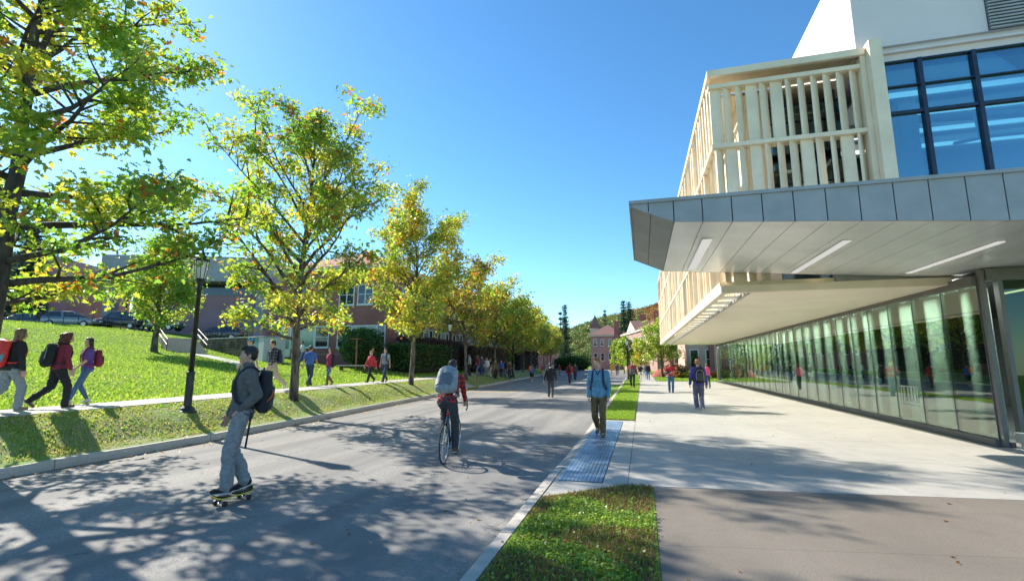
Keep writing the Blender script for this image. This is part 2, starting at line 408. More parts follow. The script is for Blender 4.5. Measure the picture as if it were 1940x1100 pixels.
# tactile paver strip at the ramp
m = MB(); 
for j in range(12):
    y0 = 7.06+j*.61
    for i in range(11):
        x0 = -1.235+i*.0565; m.box(x0, x0+.049, y0, y0+.602, -.012, .012)
        if y0 < 11:
            for k in range(6): m.lathe([(.016,.0121),(.011,.017)], (x0+.0245,y0+.06+k*.096,0), 6)
tag(m.build('tactile_paving', M['steel_paver']), kind='structure')
# lawns right of the road: strip, near patch, far lawn
m = MB(); m.quad((-1.29,14.7,.004),(-.3,14.7,.004),(-.45,60,.004),(-1.85,60,.004)); m.quad((-1.85,60,.004),(-.45,60,.004),(-.45,126,.004),(-3,126,.004))
m.add([(-1.29,-12,.004),(.068,-12,.004),(.068,7.03,.004),(-.3,6.98,.004),(-1.29,6.1,.004)],[(0,1,2,3,4)])
m.quad((1.18,47.4,.004),(16,47.4,.004),(16,126,.004),(1.18,126,.004))
tag(m.build('lawn', M['lawn']), kind='structure')
# left footpath on the bank
strip('footpath', [-20,-4,3,7,11,14,18,24.3,28,34.2,45,56.3,68,80,93,107,126], lambda y: LK(y)-3.55, lambda y: LK(y)-1.95, lambda x, y: .676, M['conc'], .12)
# link path to the road and path toward the stairs
m = MB(); m.quad((-11.2,29.7,.03),(-11.25,31.9,.03),(-13.3,31.9,.68),(-13.2,29.7,.68)); 
pp = [(-13.5,13.5),(-17,18.2),(-22,22.6),(-27,25.7),(-32,27.4)]
for (a,b),(c,d) in zip(pp,pp[1:]): m.quad((a,b,gz(a,b)+.02),(a-.3,b+1.5,gz(a-.3,b+1.5)+.02),(c-.3,d+1.5,gz(c-.3,d+1.5)+.02),(c,d,gz(c,d)+.02)) if b>14 else None
tag(m.build('footpath', M['conc']), kind='structure')
# car park on the rise
m = MB()
for a, b in ((30,36),(36,41),(41,47),(47,56)):
    m.quad((-80,b,gz(-80,b)+.02),(-80,a,gz(-80,a)+.02),(-41,a,gz(-41,a)+.02),(-41,b,gz(-41,b)+.02))
tag(m.build('car_park', M['asphalt']), kind='structure')

# ------------------------------------------------------------------ leaf / blade scatter
def leaf_mesh(name, P, size, shape, colr, mat_, parent, rng, up_bias=0.0, droop=0.0):
    """P: (n,3) centres; every leaf a small bent polygon with its own turn, size and colour"""
    n = len(P); shape = np.array(shape, float); k = len(shape)
    a = rng.uniform(0, 2*np.pi, n); 
    nz = rng.normal(size=(n,3)); nz[:,2] = np.abs(nz[:,2])+up_bias; nz /= np.linalg.norm(nz, axis=1)[:,None]
    t = np.stack([np.cos(a), np.sin(a), -droop*np.ones(n)+rng.normal(0,.3,n)],1)
    t -= nz*np.sum(t*nz,1)[:,None]; t /= np.linalg.norm(t,axis=1)[:,None]; b = np.cross(nz, t)
    s = size*rng.uniform(.6,1.25,n)
    V = P[:,None,:] + (t[:,None,:]*shape[None,:,1:2] + b[:,None,:]*shape[None,:,0:1] + nz[:,None,:]*shape[None,:,2:3])*s[:,None,None]
    V = V.reshape(-1,3)
    me = bpy.data.meshes.new(name); me.vertices.add(n*k); me.vertices.foreach_set('co', V.ravel())
    me.loops.add(n*k); me.loops.foreach_set('vertex_index', np.arange(n*k)); me.polygons.add(n)
    me.polygons.foreach_set('loop_start', np.arange(0,n*k,k)); me.polygons.foreach_set('loop_total', np.full(n,k))
    me.update(); me.validate()
    at = me.attributes.new('leaf_colour', 'FLOAT_COLOR', 'FACE'); cc = np.ones((n,4)); cc[:,:3] = colr; at.data.foreach_set('color', cc.ravel())
    me.materials.append(mat_); o = bpy.data.objects.new(name, me); COL.objects.link(o)
    if parent is not None: o.parent = parent
    return o
OAK = [(0,0,0),(.09,.13,.02),(.33,.20,.09),(.17,.36,.02),(.40,.58,.11),(.16,.66,.01),(.19,.86,.05),(0,1.08,-.08),(-.17,.80,.05),(-.15,.62,.01),(-.37,.50,.11),(-.16,.34,.02),(-.30,.16,.09),(-.08,.10,.02)]
DIAM = [(0,0,0),(.32,.4,.06),(0,1,-.03),(-.32,.4,.06)]
BLADE = [(-.09,0,0),(.09,0,0),(.0,1.,.0)]
CLOVER = [(0,0,0),(.5,.35,.1),(.3,.95,0),(-.3,.95,0),(-.5,.35,.1)]
NEEDLE = [(0,0,0),(.12,.5,0),(0,1,0),(-.12,.5,0)]
def blades(name, P, h, col, rng, lean=.35, w=.09, label=None, cat='grass', mat_=None):
    n = len(P); a = rng.uniform(0,2*np.pi,n); hh = h*rng.uniform(.5,1.25,n)
    t = np.stack([np.cos(a),np.sin(a),np.zeros(n)],1); l = rng.normal(0,lean,(n,3)); l[:,2] = 1; l /= np.linalg.norm(l,axis=1)[:,None]
    ww = (w*rng.uniform(.7,1.3,n))[:,None]
    V = np.stack([P-t*ww, P+t*ww, P+l*hh[:,None]],1).reshape(-1,3)
    me = bpy.data.meshes.new(name); me.vertices.add(n*3); me.vertices.foreach_set('co', V.ravel())
    me.loops.add(n*3); me.loops.foreach_set('vertex_index', np.arange(n*3)); me.polygons.add(n)
    me.polygons.foreach_set('loop_start', np.arange(0,n*3,3)); me.polygons.foreach_set('loop_total', np.full(n,3)); me.update()
    at = me.attributes.new('leaf_colour', 'FLOAT_COLOR', 'FACE'); cc = np.ones((n,4)); cc[:,:3] = col; at.data.foreach_set('color', cc.ravel())
    me.materials.append(mat_ or M['grassblade']); o = bpy.data.objects.new(name, me); COL.objects.link(o)
    return tag(o, label, cat, kind='stuff')
def patch_noise(X, Y, s, seed=0):
    return np.array([noise.noise((x*s+seed, y*s-seed, seed*.7)) for x, y in zip(X, Y)])
def mixcols(rng, n, cols, wts):
    i = rng.choice(len(cols), n, p=np.array(wts)/sum(wts)); c = np.array(cols)[i]
    return c*rng.uniform(.75,1.25,(n,1))
G = np.random.default_rng(5)
GREENS = [(.19,.33,.045),(.26,.38,.06),(.14,.26,.04),(.33,.40,.10)]
def verge():
    m = MB(); us = [.02,.25,.5,.8,1.2,1.55,1.93]; ys = [y*.8-8 for y in range(0,100)]
    for y in ys: m.v += [(LK(y)-u, y, interp(GZ,u)-.004+.012*noise.noise((u*2,y,0))) for u in us]
    w = len(us)
    for i in range(len(ys)-1):
        for j in range(w-1):
            if 29.4 < ys[i]+.4 < 32.2: continue
            a = i*w+j; m.f.append((a,a+1,a+w+1,a+w)); m.m.append(0)
    tag(m.build('verge', M['verge_soil'], smooth=True), kind='structure')
verge()
def grass_all():
    # bank between kerb and footpath, thinner and with bare soil
    n = 42000; Y = 3+ (G.random(n)**1.5)*45; u = G.uniform(.2,1.93,n); X = npi(LKP,Y)-u
    d = patch_noise(X, Y, .8, 3); k = (d > -.1) | (G.random(n) < .35); k &= ~((Y>29.5)&(Y<32.1)); X, Y = X[k], Y[k]; P = np.stack([X,Y,gz_np(X,Y)-.015],1)
    blades('grass', P, .055, mixcols(G,len(P),GREENS+[(.36,.31,.16)],[2,2,1,3,5]), G, w=.02, label='short worn grass on the bank between the left kerb and footpath')
    n = 135000; Y = 2+(G.random(n)**1.4)*50; u = 3.58+(G.random(n)**1.2)*33; X = npi(LKP,Y)-u; k = ~((X<-20.3)&(Y>35.2)); X, Y = X[k], Y[k]
    P = np.stack([X,Y,gz_np(X,Y)-.015],1)
    blades('grass', P, .085, mixcols(G,len(P),GREENS+[(.30,.40,.07)],[3,4,2,2,1]), G, w=.035, label='bright lawn grass sloping up beyond the left footpath')
    n = 26000; X = G.uniform(-1.27,.05,n); Y = 2.6+(G.random(n))*4.45; k = Y < 6.1+(X+1.29)*.9; k &= Y < 7.0; X, Y = X[k], Y[k]
    P = np.stack([X,Y,np.full(len(X),.004)],1); d = patch_noise(X,Y,1.3,9)
    col = mixcols(G,len(P),[(.19,.28,.05),(.28,.37,.07),(.12,.19,.04)],[3,3,2]); b = (d > -.08) & (G.random(len(P)) < .8); col[b] = mixcols(G,b.sum(),[(.20,.12,.075),(.15,.10,.06),(.26,.17,.10)],[1,1,1])
    blades('grass', P, .05, col, G, w=.006, lean=.6, label='weedy grass in the near bed beside the tan concrete')
    n = 12000; X = G.uniform(-1.25,.06,n); Y = 2.6+G.random(n)*4.45; k = (Y < 6.05+(X+1.29)*.9)&(Y<6.98); d = patch_noise(X,Y,1.3,9); k &= (d < -.06)|(G.random(n)<.12); X, Y = X[k], Y[k]
    P = np.stack([X,Y,.02+.03*G.random(len(X))],1)
    o = leaf_mesh('clover', P, .027, CLOVER, mixcols(G,len(P),[(.19,.31,.05),(.28,.40,.07),(.14,.24,.05),(.35,.12,.05)],[4,3,2,.3]), M['grassblade'], None, G, up_bias=1.2); tag(o,'bright clover leaves spreading over the near grass bed','clover',kind='stuff')
    n = 26000; Y = 14.72+(G.random(n)**1.6)*36; X = G.uniform(0,1,n)*(.98+.012*(Y-14.7)-.03)-1.27-.012*(Y-14.7); P = np.stack([X,Y,np.zeros(n)],1)
    blades('grass', P, .06, mixcols(G,len(P),GREENS,[3,4,2,2]), G, w=.015, label='grass strip between the road kerb and the pale pavement')
    n = 14000; X = 1.2+G.random(n)*8; Y = 47.5+(G.random(n)**1.5)*40; P = np.stack([X,Y,np.zeros(n)],1)
    blades('grass', P, .08, mixcols(G,len(P),GREENS,[3,4,2,2]), G, w=.04, label='far lawn beyond the end of the pale pavement')
    # fallen leaves
    n = 2600; Y = 3+G.random(n)*40; u = np.where(G.random(n)<.25, G.uniform(-.6,0,n), G.uniform(0,15,n)); k0 = npi(LKP,Y); X = k0-u; z = np.where(u<0,-.095,gz_np(X,Y)+.04)
    P = np.stack([X,Y,z],1); o = leaf_mesh('fallen_leaves', P, .07, DIAM, mixcols(G,n,[(.42,.22,.06),(.5,.38,.16),(.35,.12,.05),(.5,.45,.3)],[2,2,1,2]), M['leaf'], None, G, up_bias=3); tag(o,'dry fallen leaves scattered over the left bank and lawn','leaves',kind='stuff')
    n = 420; Y = 2+G.random(n)*34; X = npi(LKP,Y)+np.abs(G.normal(0,.25,n))+.05; P = np.stack([X,Y,np.full(n,-.088)],1); o = leaf_mesh('fallen_leaves', P, .06, DIAM, mixcols(G,n,[(.36,.2,.07),(.45,.33,.14),(.22,.11,.05)],[2,2,1]), M['grassblade'], None, G, up_bias=3); tag(o,'dry leaves gathered in the gutter along the left kerb','leaves',kind='stuff')
    n = 260; X = G.uniform(-9,6.5,n); Y = 4+G.random(n)**1.5*30; z = np.where(X<-1.4,-.092,np.where(X<.06,.05,.006)); P = np.stack([X,Y,z],1); o = leaf_mesh('fallen_leaves', P, .055, DIAM, mixcols(G,n,[(.30,.16,.06),(.4,.28,.12),(.2,.1,.05)],[2,2,1]), M['leaf'], None, G, up_bias=3); tag(o,'few dry leaves lying on the road and pavement','leaves',kind='stuff')
grass_all()

# ------------------------------------------------------------------ trees
def grow(seed, H, base, env, r0, n_limb, trunk_lean=(0,0), clusters_per_m=2.6, limb_up=(28,62), kink=.08, leader=True):
    rg = random.Random(seed); mb = MB(); C = []
    pts = []; nseg = 12; x = y = 0.
    for i in range(nseg+1):
        t = i/nseg; pts.append(Vector((x+trunk_lean[0]*t, y+trunk_lean[1]*t, H*.97*t))); x += rg.uniform(-1,1)*kink*H/12; y += rg.uniform(-1,1)*kink*H/12
    rad = [max(.012, r0*(1-t/nseg)**.85*(1.35 if t == 0 else 1)) for t in range(nseg+1)]
    pts.insert(1, pts[0]*.93+pts[1]*.07+Vector((0,0,.05))); rad.insert(1, r0*1.08)
    mb.path(pts, rad, 10)
    def tpos(z):
        for a, b, ra, rb in zip(pts, pts[1:], rad, rad[1:]):
            if a.z <= z <= b.z: f = (z-a.z)/(b.z-a.z+1e-9); return a.lerp(b, f), ra+(rb-ra)*f
        return pts[-1], rad[-1]
    az = rg.uniform(0, 6.28)
    for i in range(n_limb):
        t = (i+.5)/n_limb; z = base + (H*.93-base)*t**1.15; p, tr = tpos(z); az += 2.4+rg.uniform(-.5,.5)
        el = R(limb_up[0]+(limb_up[1]-limb_up[0])*t+rg.uniform(-9,9)); 
        L = env(min(.999,(z-base+.6)/(H-base)))*rg.uniform(.8,1.12)/max(.45, math.cos(el))*.92
        d = Vector((math.cos(az)*math.cos(el), math.sin(az)*math.cos(el), math.sin(el))); q = p.copy(); lp = [q.copy()]; ns = 6
        for s in range(ns):
            d = (d + Vector((rg.uniform(-.22,.22), rg.uniform(-.22,.22), rg.uniform(-.10,.16)))).normalized(); q = q + d*L/ns; lp.append(q.copy())
        lr = min(tr*.75, .018+L*.016); mb.path(lp, [max(.006, lr*(1-s/(ns+.3))) for s in range(ns+1)], 6)
        nsub = max(3, int(L*clusters_per_m))
        for j in range(nsub):
            u = .22+.78*(j+rg.random())/nsub; fi = u*ns; a = int(min(ns-1, fi)); b0 = lp[a].lerp(lp[a+1], fi-a); dd = (lp[a+1]-lp[a]).normalized()
            side = dd.cross(Vector((0,0,1))); side = side.normalized() if side.length > .1 else Vector((1,0,0))
            sg = 1 if rg.random() < .5 else -1; d2 = (dd*.55 + side*sg*rg.uniform(.5,1.1) + Vector((0,0,rg.uniform(-.35,.75)))).normalized()
            L2 = L*.38*(1.15-u*.6)*rg.uniform(.6,1.2); q2 = b0.copy(); sp = [q2.copy()]
            for s in range(3):
                d2 = (d2+Vector((rg.uniform(-.3,.3),rg.uniform(-.3,.3),rg.uniform(-.2,.25)))).normalized(); q2 = q2+d2*L2/3; sp.append(q2.copy())
            mb.path(sp, [max(.005,lr*.4*(1-s/3.4)) for s in range(4)], 4)
            C += [sp[1].lerp(sp[2],.5), sp[2], sp[3]]
            if L2 > .7: C.append(sp[3]+Vector((rg.uniform(-.2,.2),rg.uniform(-.2,.2),rg.uniform(-.25,.1))))
        C.append(lp[-1])
    for k in range(5): C.append(pts[-1]+Vector((rg.uniform(-.2,.2),rg.uniform(-.2,.2),rg.uniform(-.5,.15))))
    return mb, np.array([tuple(c) for c in C])
def oak_cols(P, rng, autumn=.12, yellow=.3, seed=0):
    n = len(P); k = np.array([noise.noise((p[0]*.75+seed, p[1]*.75, p[2]*.75)) for p in P]); k2 = np.array([noise.noise((p[0]*2.2+seed, p[1]*2.2, p[2]*2.2+9)) for p in P])
    g1 = np.array((.11,.23,.035)); g2 = np.array((.20,.33,.05)); yl = np.array((.42,.42,.06)); og = np.array((.42,.15,.03)); br = np.array((.20,.17,.04))
    c = g1 + (g2-g1)*rng.random((n,1)); f = np.clip((k+.35-(.55-yellow))*2.2+rng.normal(0,.2,n),0,1)[:,None]; c = c*(1-f)+yl*f*rng.uniform(.75,1.1,(n,1))
    o = (k2 > .44-autumn*.5) & (rng.random(n) < .5); c[o] = og*rng.uniform(.6,1.2,(o.sum(),1)); b = (k < -.22) & (rng.random(n) < autumn*1.4); c[b] = br*rng.uniform(.7,1.3,(b.sum(),1))
    return c
def tree(name, loc, label, seed, H, base, env, r0, n_limb, nleaf, lsize, shape=OAK, sig=.24, autumn=.12, yellow=.3, cat='tree', group=None, lean=(0,0), colf=None, bark='bark', rz=0, **kw):
    root = empty(name, loc, rz, label, cat, group)
    mb, C = grow(seed, H, base, env, r0, n_limb, lean, **kw)
    mb.build('trunk', M[bark], root, smooth=True)
    rng = np.random.default_rng(seed); w = .04+rng.random(len(C))**1.8; i = rng.choice(len(C), nleaf, p=w/w.sum())
    P = C[i] + rng.normal(0, sig, (nleaf,3))*np.array((1,1,.8))
    P[:,2] = np.maximum(P[:,2], base*.8)
    col = (colf or oak_cols)(P, rng, autumn, yellow, seed)
    leaf_mesh('crown', P, lsize, shape, col, M['leaf'], root, rng, up_bias=.25, droop=.5)
    return root
def env_pts(pts): return lambda t: interp(pts, t)
# ------------------------------------------------------------------ people
_DG = None
def remesh(mb, name, mats, parent, voxel, it=4, wrinkle=0.0, post=None, seed=0):
    me = bpy.data.meshes.new(name); me.from_pydata(mb.v, [], mb.f); fix_normals_parts(me)
    o = bpy.data.objects.new(name, me); COL.objects.link(o)
    r = o.modifiers.new('r','REMESH'); r.mode = 'VOXEL'; r.voxel_size = voxel; r.use_smooth_shade = True
    s = o.modifiers.new('s','SMOOTH'); s.factor = .5; s.iterations = it
    dg = bpy.context.evaluated_depsgraph_get(); me2 = bpy.data.meshes.new_from_object(o.evaluated_get(dg)); o.modifiers.clear(); o.data = me2; bpy.data.meshes.remove(me); me2.name = name
    n = len(me2.vertices); co = np.empty(n*3); me2.vertices.foreach_get('co', co); co = co.reshape(-1,3)
    if wrinkle:
        nr = np.empty(n*3); me2.vertices.foreach_get('normal', nr); nr = nr.reshape(-1,3)
        w = np.array([noise.noise((p[0]*9+seed, p[1]*9, p[2]*16+3*noise.noise((p[0]*5,p[1]*5,p[2]*5)))) for p in co]); w2 = np.array([noise.noise((p[0]*22, p[1]*22+seed, p[2]*30)) for p in co]) if voxel < .014 else 0
        co = co + nr*(w*wrinkle + w2*wrinkle*.4)[:,None]
    if post is not None: co = post(co)
    me2.vertices.foreach_set('co', co.ravel()); me2.update()
    me2.materials.clear()
    for m in (mats if isinstance(mats,(list,tuple)) else [mats]): me2.materials.append(m)
    me2.shade_smooth()
    if parent is not None: o.parent = parent
    return o
def fix_normals_parts(me): fix_normals(me)
def frame(d, up=(0,0,1)):
    d = Vector(d).normalized(); u = Vector(up); x = d.cross(u)
    if x.length < 1e-3: x = Vector((1,0,0))
    x.normalize(); z = x.cross(d).normalized(); return Matrix((x, d, z)).transposed()   # columns: right, forward, up
def ik(a, b, l1, l2, pole):
    a = Vector(a); b = Vector(b); d = b-a; L = d.length
    if L > (l1+l2)*.998: b = a + d*((l1+l2)*.998/L); d = b-a; L = d.length
    c = (l1*l1+L*L-l2*l2)/(2*l1*L); c = max(-1,min(1,c)); h = l1*math.sqrt(max(0,1-c*c)); u = d.normalized(); p = Vector(pole); p = (p-u*p.dot(u)).normalized()
    return a+u*l1*c+p*h, b
SKIN = {}
def skinmat(k):
    if k not in SKIN:
        c = {'fair':(.62,.36,.27),'light':(.52,.30,.21),'tan':(.42,.23,.15)}[k]; SKIN[k] = mat('skin_'+k, c, .55, var=.05, scale=12)
    return SKIN[k]
CM = {}
def cloth(name, c, rough=.9, var=.12, scale=18):
    k = name
    if k not in CM: CM[k] = mat(name, c, rough, var=var, scale=scale, bump=.25, bscale=260)
    return CM[k]
HAIRC = {'black':(.018,.014,.012),'brown':(.07,.04,.022),'dark_brown':(.035,.02,.013),'blond':(.42,.25,.10),'ginger':(.45,.18,.06),'light_brown':(.20,.12,.06),'auburn':(.12,.035,.02),'grey':(.35,.33,.3)}
def hairmat(k):
    n = 'hair_'+k
    if n not in CM: CM[n] = mat(n, HAIRC[k], .5, var=.3, scale=40, bump=.5, bscale=120, stretch=(1,1,.15))
    return CM[n]
def hand(mb, w, d, up, s, curl=.5, side=1, fist=False):
    """palm + four unequal bent fingers + thumb; w wrist, d hand direction, up = back-of-hand normal"""
    F = frame(d, up); x, y, z = F.col[0]*side, F.col[1], F.col[2]; P = lambda a, b, c: Vector(w)+(x*a+y*b+z*c)*s
    mb.cap(P(-.018,.02,0), P(-.022,.075,0), .019*s, .016*s, 8); mb.cap(P(.016,.02,0), P(.022,.075,0), .020*s, .016*s, 8); mb.cap(P(0,.0,0), P(0,.075,0), .022*s, .017*s, 8)
    for i, (fx, L, yy) in enumerate(((-.031,.058,.070),(-.011,.074,.078),(.011,.078,.080),(.032,.070,.076))):
        a = P(fx,yy,0); q = a; an = .25*curl; seg = L/3*1.12
        for k in range(3):
            an += curl*(.55 if not fist else .95); dd = (y*math.cos(an) - z*math.sin(an) + x*fx*.8).normalized(); b = q+dd*seg*s; mb.cap(q, b, (.0095-.0008*k)*s, (.0088-.0008*k)*s, 6); q = b
    a = P(.028,.018,-.004); d1 = (x*.75+y*.75-z*.35).normalized(); b = a+d1*.04*s; mb.cap(a, b, .0125*s, .011*s, 6); d2 = (x*.25+y*.95-z*(.3+curl*.5)).normalized(); mb.cap(b, b+d2*.034*s, .0108*s, .009*s, 6)
def person(label, loc, theta, h=1.75, top=None, top_kind='jacket', bot=None, bot_kind='trousers', hair=('short','brown'), shoe=None, skin='fair', sex='m', lean=2., twist=0.,
           feet=None, wrists=None, hipz=None, head=(0,0), voxel=.012, baggy=1., group=None, fat=1., collar=False, extra=None, elbow=None, vest=None, cap=None, curl=(.5,.5), fist=(0,0), cat='person', hipdx=0., knee=None, toe=None):
    root = empty('person', loc, theta, label, cat, group); s = h/1.75; vx = voxel
    sk = skinmat(skin); near = voxel <= .009; mid = voxel <= .013
    # default walking stance: feet = [(x,y,z,pitch,yaw) left, right]
    feet = feet or [(-.09,.28,.085,-12,4),(.09,-.30,.16,35,-4)]
    hz = (hipz if hipz is not None else .925)*s; hip = Vector((hipdx*s,0,hz)); le = R(lean); tw = R(twist)
    RT = Matrix.Rotation(tw,3,'Z') @ Matrix.Rotation(-le,3,'X')
    TT = lambda p: hip + RT @ (Vector(p)*s)
    f = fat; fem = sex == 'f'
    RG = [(-.09,.135,.10,-.005),(-.02,.168 if fem else .160,.118,-.005),(.06,.155,.108,0),(.15,.128 if fem else .146,.098,.0),(.25,.138 if fem else .155,.108,.0),(.34,.155 if fem else .172,.124 if not fem else .128,.008 if fem else .0),(.43,.168 if fem else .19,.112,-.005),(.485,.15 if fem else .175,.085,-.012),(.525,.095,.07,-.015),(.55,.06,.058,-.012)]
    def torso(mb, z0, z1, g, n=22, gx=None):
        gx = g if gx is None else gx
        zs = [r for r in RG if z0 < r[0] < z1]
        def at(z): 
            return (z,)+tuple(interp([(r[0], r[k]) for r in RG], z) for k in (1,2,3))
        rr = [at(z0)]+zs+[at(z1)]
        mb.rings([[TT(((a*f+gx)*math.copysign(abs(math.cos(t))**.88,math.cos(t)), yo+(b*f+g)*math.copysign(abs(math.sin(t))**.88,math.sin(t)), z)) for t in [2*math.pi*j/n for j in range(n)]] for z, a, b, yo in rr])
    # joints
    shw = .160 if fem else .176
    sh = [TT((-shw,-.01,.465)), TT((shw,-.01,.465))]
    hj = [hip+Matrix.Rotation(tw*.3,3,'Z') @ Vector((-.092,0,-.02))*s, hip+Matrix.Rotation(tw*.3,3,'Z') @ Vector((.092,0,-.02))*s]
    kn = []; an = []
    for i in (0,1):
        p = knee[i] if knee else (0.06*(-1 if i==0 else 1),1,0); k, a = ik(hj[i], Vector(feet[i][:3])*s, .435*s, .425*s, p); kn.append(k); an.append(a)
    wr = wrists or [(-.27,-.13,.80),(.27,.20,.86)]
    el = []; wp = []
    for i in (0,1):
        pol = (elbow[i] if elbow else ((-.35 if i==0 else .35),-1,-.1)); e, w = ik(sh[i], Vector(wr[i])*s, .285*s, .255*s, pol); el.append(e); wp.append(w)
    # head frame
    nb = TT((0,-.01,.545)); hd = Matrix.Rotation(tw*.5+R(head[0]),3,'Z') @ Matrix.Rotation(-R(head[1])-le*.35,3,'X'); hc = nb + (RT @ Vector((0,0,.045)) + hd @ Vector((0,.022,.105)))*s
    HP = lambda p: hc + hd @ (Vector(p)*s)
    HM = hd
    def hell(mb, c, r, n=14): mb.ell(HP(c), [q*s for q in r], n, HM)
    # body: one continuous skin
    b = MB(); torso(b, -.08, .54, -.012)
    b.cap(nb-RT@Vector((0,0,.03))*s, HP((0,-.02,-.05)), .058*s, .054*s)
    hell(b,(0,-.014,.03),(.073,.09,.088),18); hell(b,(0,.018,-.035),(.058,.068,.078),16); hell(b,(0,.052,-.088),(.03,.028,.024)); hell(b,(0,.03,-.01),(.062,.062,.05))
    if mid:
        b.cap(HP((0,.080,.012)), HP((0,.099,-.03)), .0085*s, .0125*s, 8); hell(b,(0,.092,-.036),(.0185,.012,.009),8)
        b.cap(HP((-.036,.071,.026)), HP((.036,.071,.026)), .0125*s, None, 8); hell(b,(-.036,.058,-.025),(.024,.022,.024),10); hell(b,(.036,.058,-.025),(.024,.022,.024),10)
        b.cap(HP((-.018,.083,-.063)), HP((.018,.083,-.063)), .0085*s, None, 6)
    for sg in (-1,1): hell(b,(sg*.076,-.004,-.008),(.012,.021,.033),10)
    for i in (0,1):
        b.cap(sh[i], el[i], .047*s, .036*s); b.cap(el[i], wp[i], .038*s, .026*s)
        b.cap(hj[i], kn[i], .078*s, .05*s); b.cap(kn[i], an[i], .05*s, .036*s)
        dd = (wp[i]-el[i]).normalized(); sd = 1 if i == 0 else -1
        ud = Vector((sd*-1.,0,.05)) if not fist[i] else Vector((0,.2,1))
        hand(b, wp[i]+dd*.012*s, dd, ud, s*1.04, curl[i], sd, fist[i])
        fp = feet[i]; FR = Matrix.Rotation(R(fp[4]),3,'Z') @ Matrix.Rotation(-R(fp[3]),3,'X'); b.cap(an[i], an[i]+FR@Vector((0,.12,-.045))*s, .036*s, .026*s)
    remesh(b, 'body', sk, root, min(vx,.02) if not near else .0075, 3)
    # eyes, brows, mouth as small pieces set in the face
    if mid:
        e = MB()
        for sg in (-1,1): e.k = 0; e.ell(HP((sg*.031,.0715,.002)), (.0105*s,.008*s,.006*s), 10, HM); e.k = 1; e.ell(HP((sg*.031,.0778,.002)), (.0052*s,.0035*s,.0052*s), 8, HM)
        e.build('eyes', [M['white_eye'], M['iris']], root, smooth=True)
        e = MB()
        for sg in (-1,1): e.cap(HP((sg*.016,.084,.026)), HP((sg*.046,.071,.028)), .0042*s, .003*s, 6)
        e.build('eyebrows', hairmat(hair[1]) , root, smooth=True)
        e = MB(); e.cap(HP((-.021,.0865,-.062)), HP((.021,.0865,-.062)), .0048*s, None, 6); e.cap(HP((-.017,.0865,-.068)), HP((.017,.0865,-.068)), .005*s, None, 6); e.build('lips', M['lips'], root, smooth=True)
    # hair
    hb = MB(); kind = hair[0]
    if kind != 'bald':
        hell(hb,(0,-.026,.042),(.083,.094,.086),20); hell(hb,(0,-.052,-.005),(.074,.062,.07),16)
        if kind in ('short','messy'):
            for j in range(9 if mid else 5):
                a = j*2.4; hell(hb,(.045*math.cos(a),.012+.045*math.sin(a),.098+.01*math.sin(a*3)),(.03,.034,.022),10)
            hell(hb,(0,.038,.092),(.056,.036,.03),12)
            for sg in (-1,1): hell(hb,(sg*.071,.012,.015),(.012,.02,.035),8)
        if kind in ('long','curly','pony'):
            for sg in (-1,1): hell(hb,(sg*.068,.0,.0),(.022,.045,.07),10)
            hell(hb,(0,.02,.088),(.066,.05,.035),12)
        if kind == 'long':
            hell(hb,(0,-.07,-.08),(.085,.045,.13),14); hell(hb,(0,-.088,-.2),(.085,.035,.12),14); 
            for sg in (-1,1): hell(hb,(sg*.062,-.035,-.12),(.028,.04,.13),10)
        if kind == 'curly':
            for j in range(26):
                a = j*2.4; zz = .06-.22*(j/26); r_ = .085+.02*math.sin(j*1.7); hell(hb,(r_*math.cos(a)*1.05,-.05+r_*math.sin(a)*.75 - .02,zz),(.045,.045,.05),10)
            hell(hb,(0,-.07,-.1),(.11,.07,.13),14)
        if kind == 'pony':
            hell(hb,(0,-.115,.03),(.03,.03,.03),10); hell(hb,(0,-.13,-.06),(.03,.028,.09),10); hell(hb,(0,-.125,-.15),(.02,.02,.06),10)
        if kind == 'bun': hell(hb,(0,-.09,.09),(.04,.04,.04),10)
        remesh(hb, 'hair', hairmat(hair[1]), root, max(.008,vx*.8), 2, .009 if mid else .006)
    if cap:
        c_ = MB(); hell(c_,(0,-.012,.058),(.086,.099,.07),18); c_.rings([[HP((x_*1.0,yy,.052+zz)) for x_,yy,zz in ((-.07,.05,0),(-.05,.13,-.006),(0,.155,-.004),(.05,.13,-.006),(.07,.05,0))],[HP((x_*1.0,yy,.060+zz)) for x_,yy,zz in ((-.07,.05,0),(-.05,.13,-.006),(0,.155,-.004),(.05,.13,-.006),(.07,.05,0))]])
        c_.build('cap', cap, root, smooth=True)
    # trousers
    g = .014*baggy
    t = MB(); torso(t, -.10, .075, .012, gx=.008)
    for i in (0,1):
        a1 = an[i]
        if bot_kind == 'shorts': t.cap(hj[i], hj[i].lerp(kn[i],.92), (.095+g)*s*f, (.085+g)*s)
        elif bot_kind == 'skirt': pass
        elif bot_kind == 'tight': t.cap(hj[i], kn[i], .092*s*f, .059*s); t.cap(kn[i], kn[i].lerp(a1,.35), .059*s, .060*s); t.cap(kn[i].lerp(a1,.35), kn[i].lerp(a1,.93), .060*s, .042*s)
        else: t.cap(hj[i], kn[i], (.090+g*.6)*s*f, (.060+g)*s); t.cap(kn[i], a1.lerp(kn[i],-.01), (.060+g)*s, (.050+g*1.1)*s)
    if bot_kind == 'skirt':
        t.rings([[hip+Vector((.17*c*s*k_,.13*s_*s*k_,z*s)) for c, s_ in [(math.cos(2*math.pi*j/20), math.sin(2*math.pi*j/20)) for j in range(20)]] for z, k_ in ((.06,.95),(-.1,1.08),(-.33,1.25))])
    remesh(t, 'skirt' if bot_kind == 'skirt' else ('shorts' if bot_kind == 'shorts' else 'trousers'), bot, root, vx, 3, (.015 if bot_kind not in ('tight',) else .006)*(1 if vx<.016 else .5), seed=loc[0])
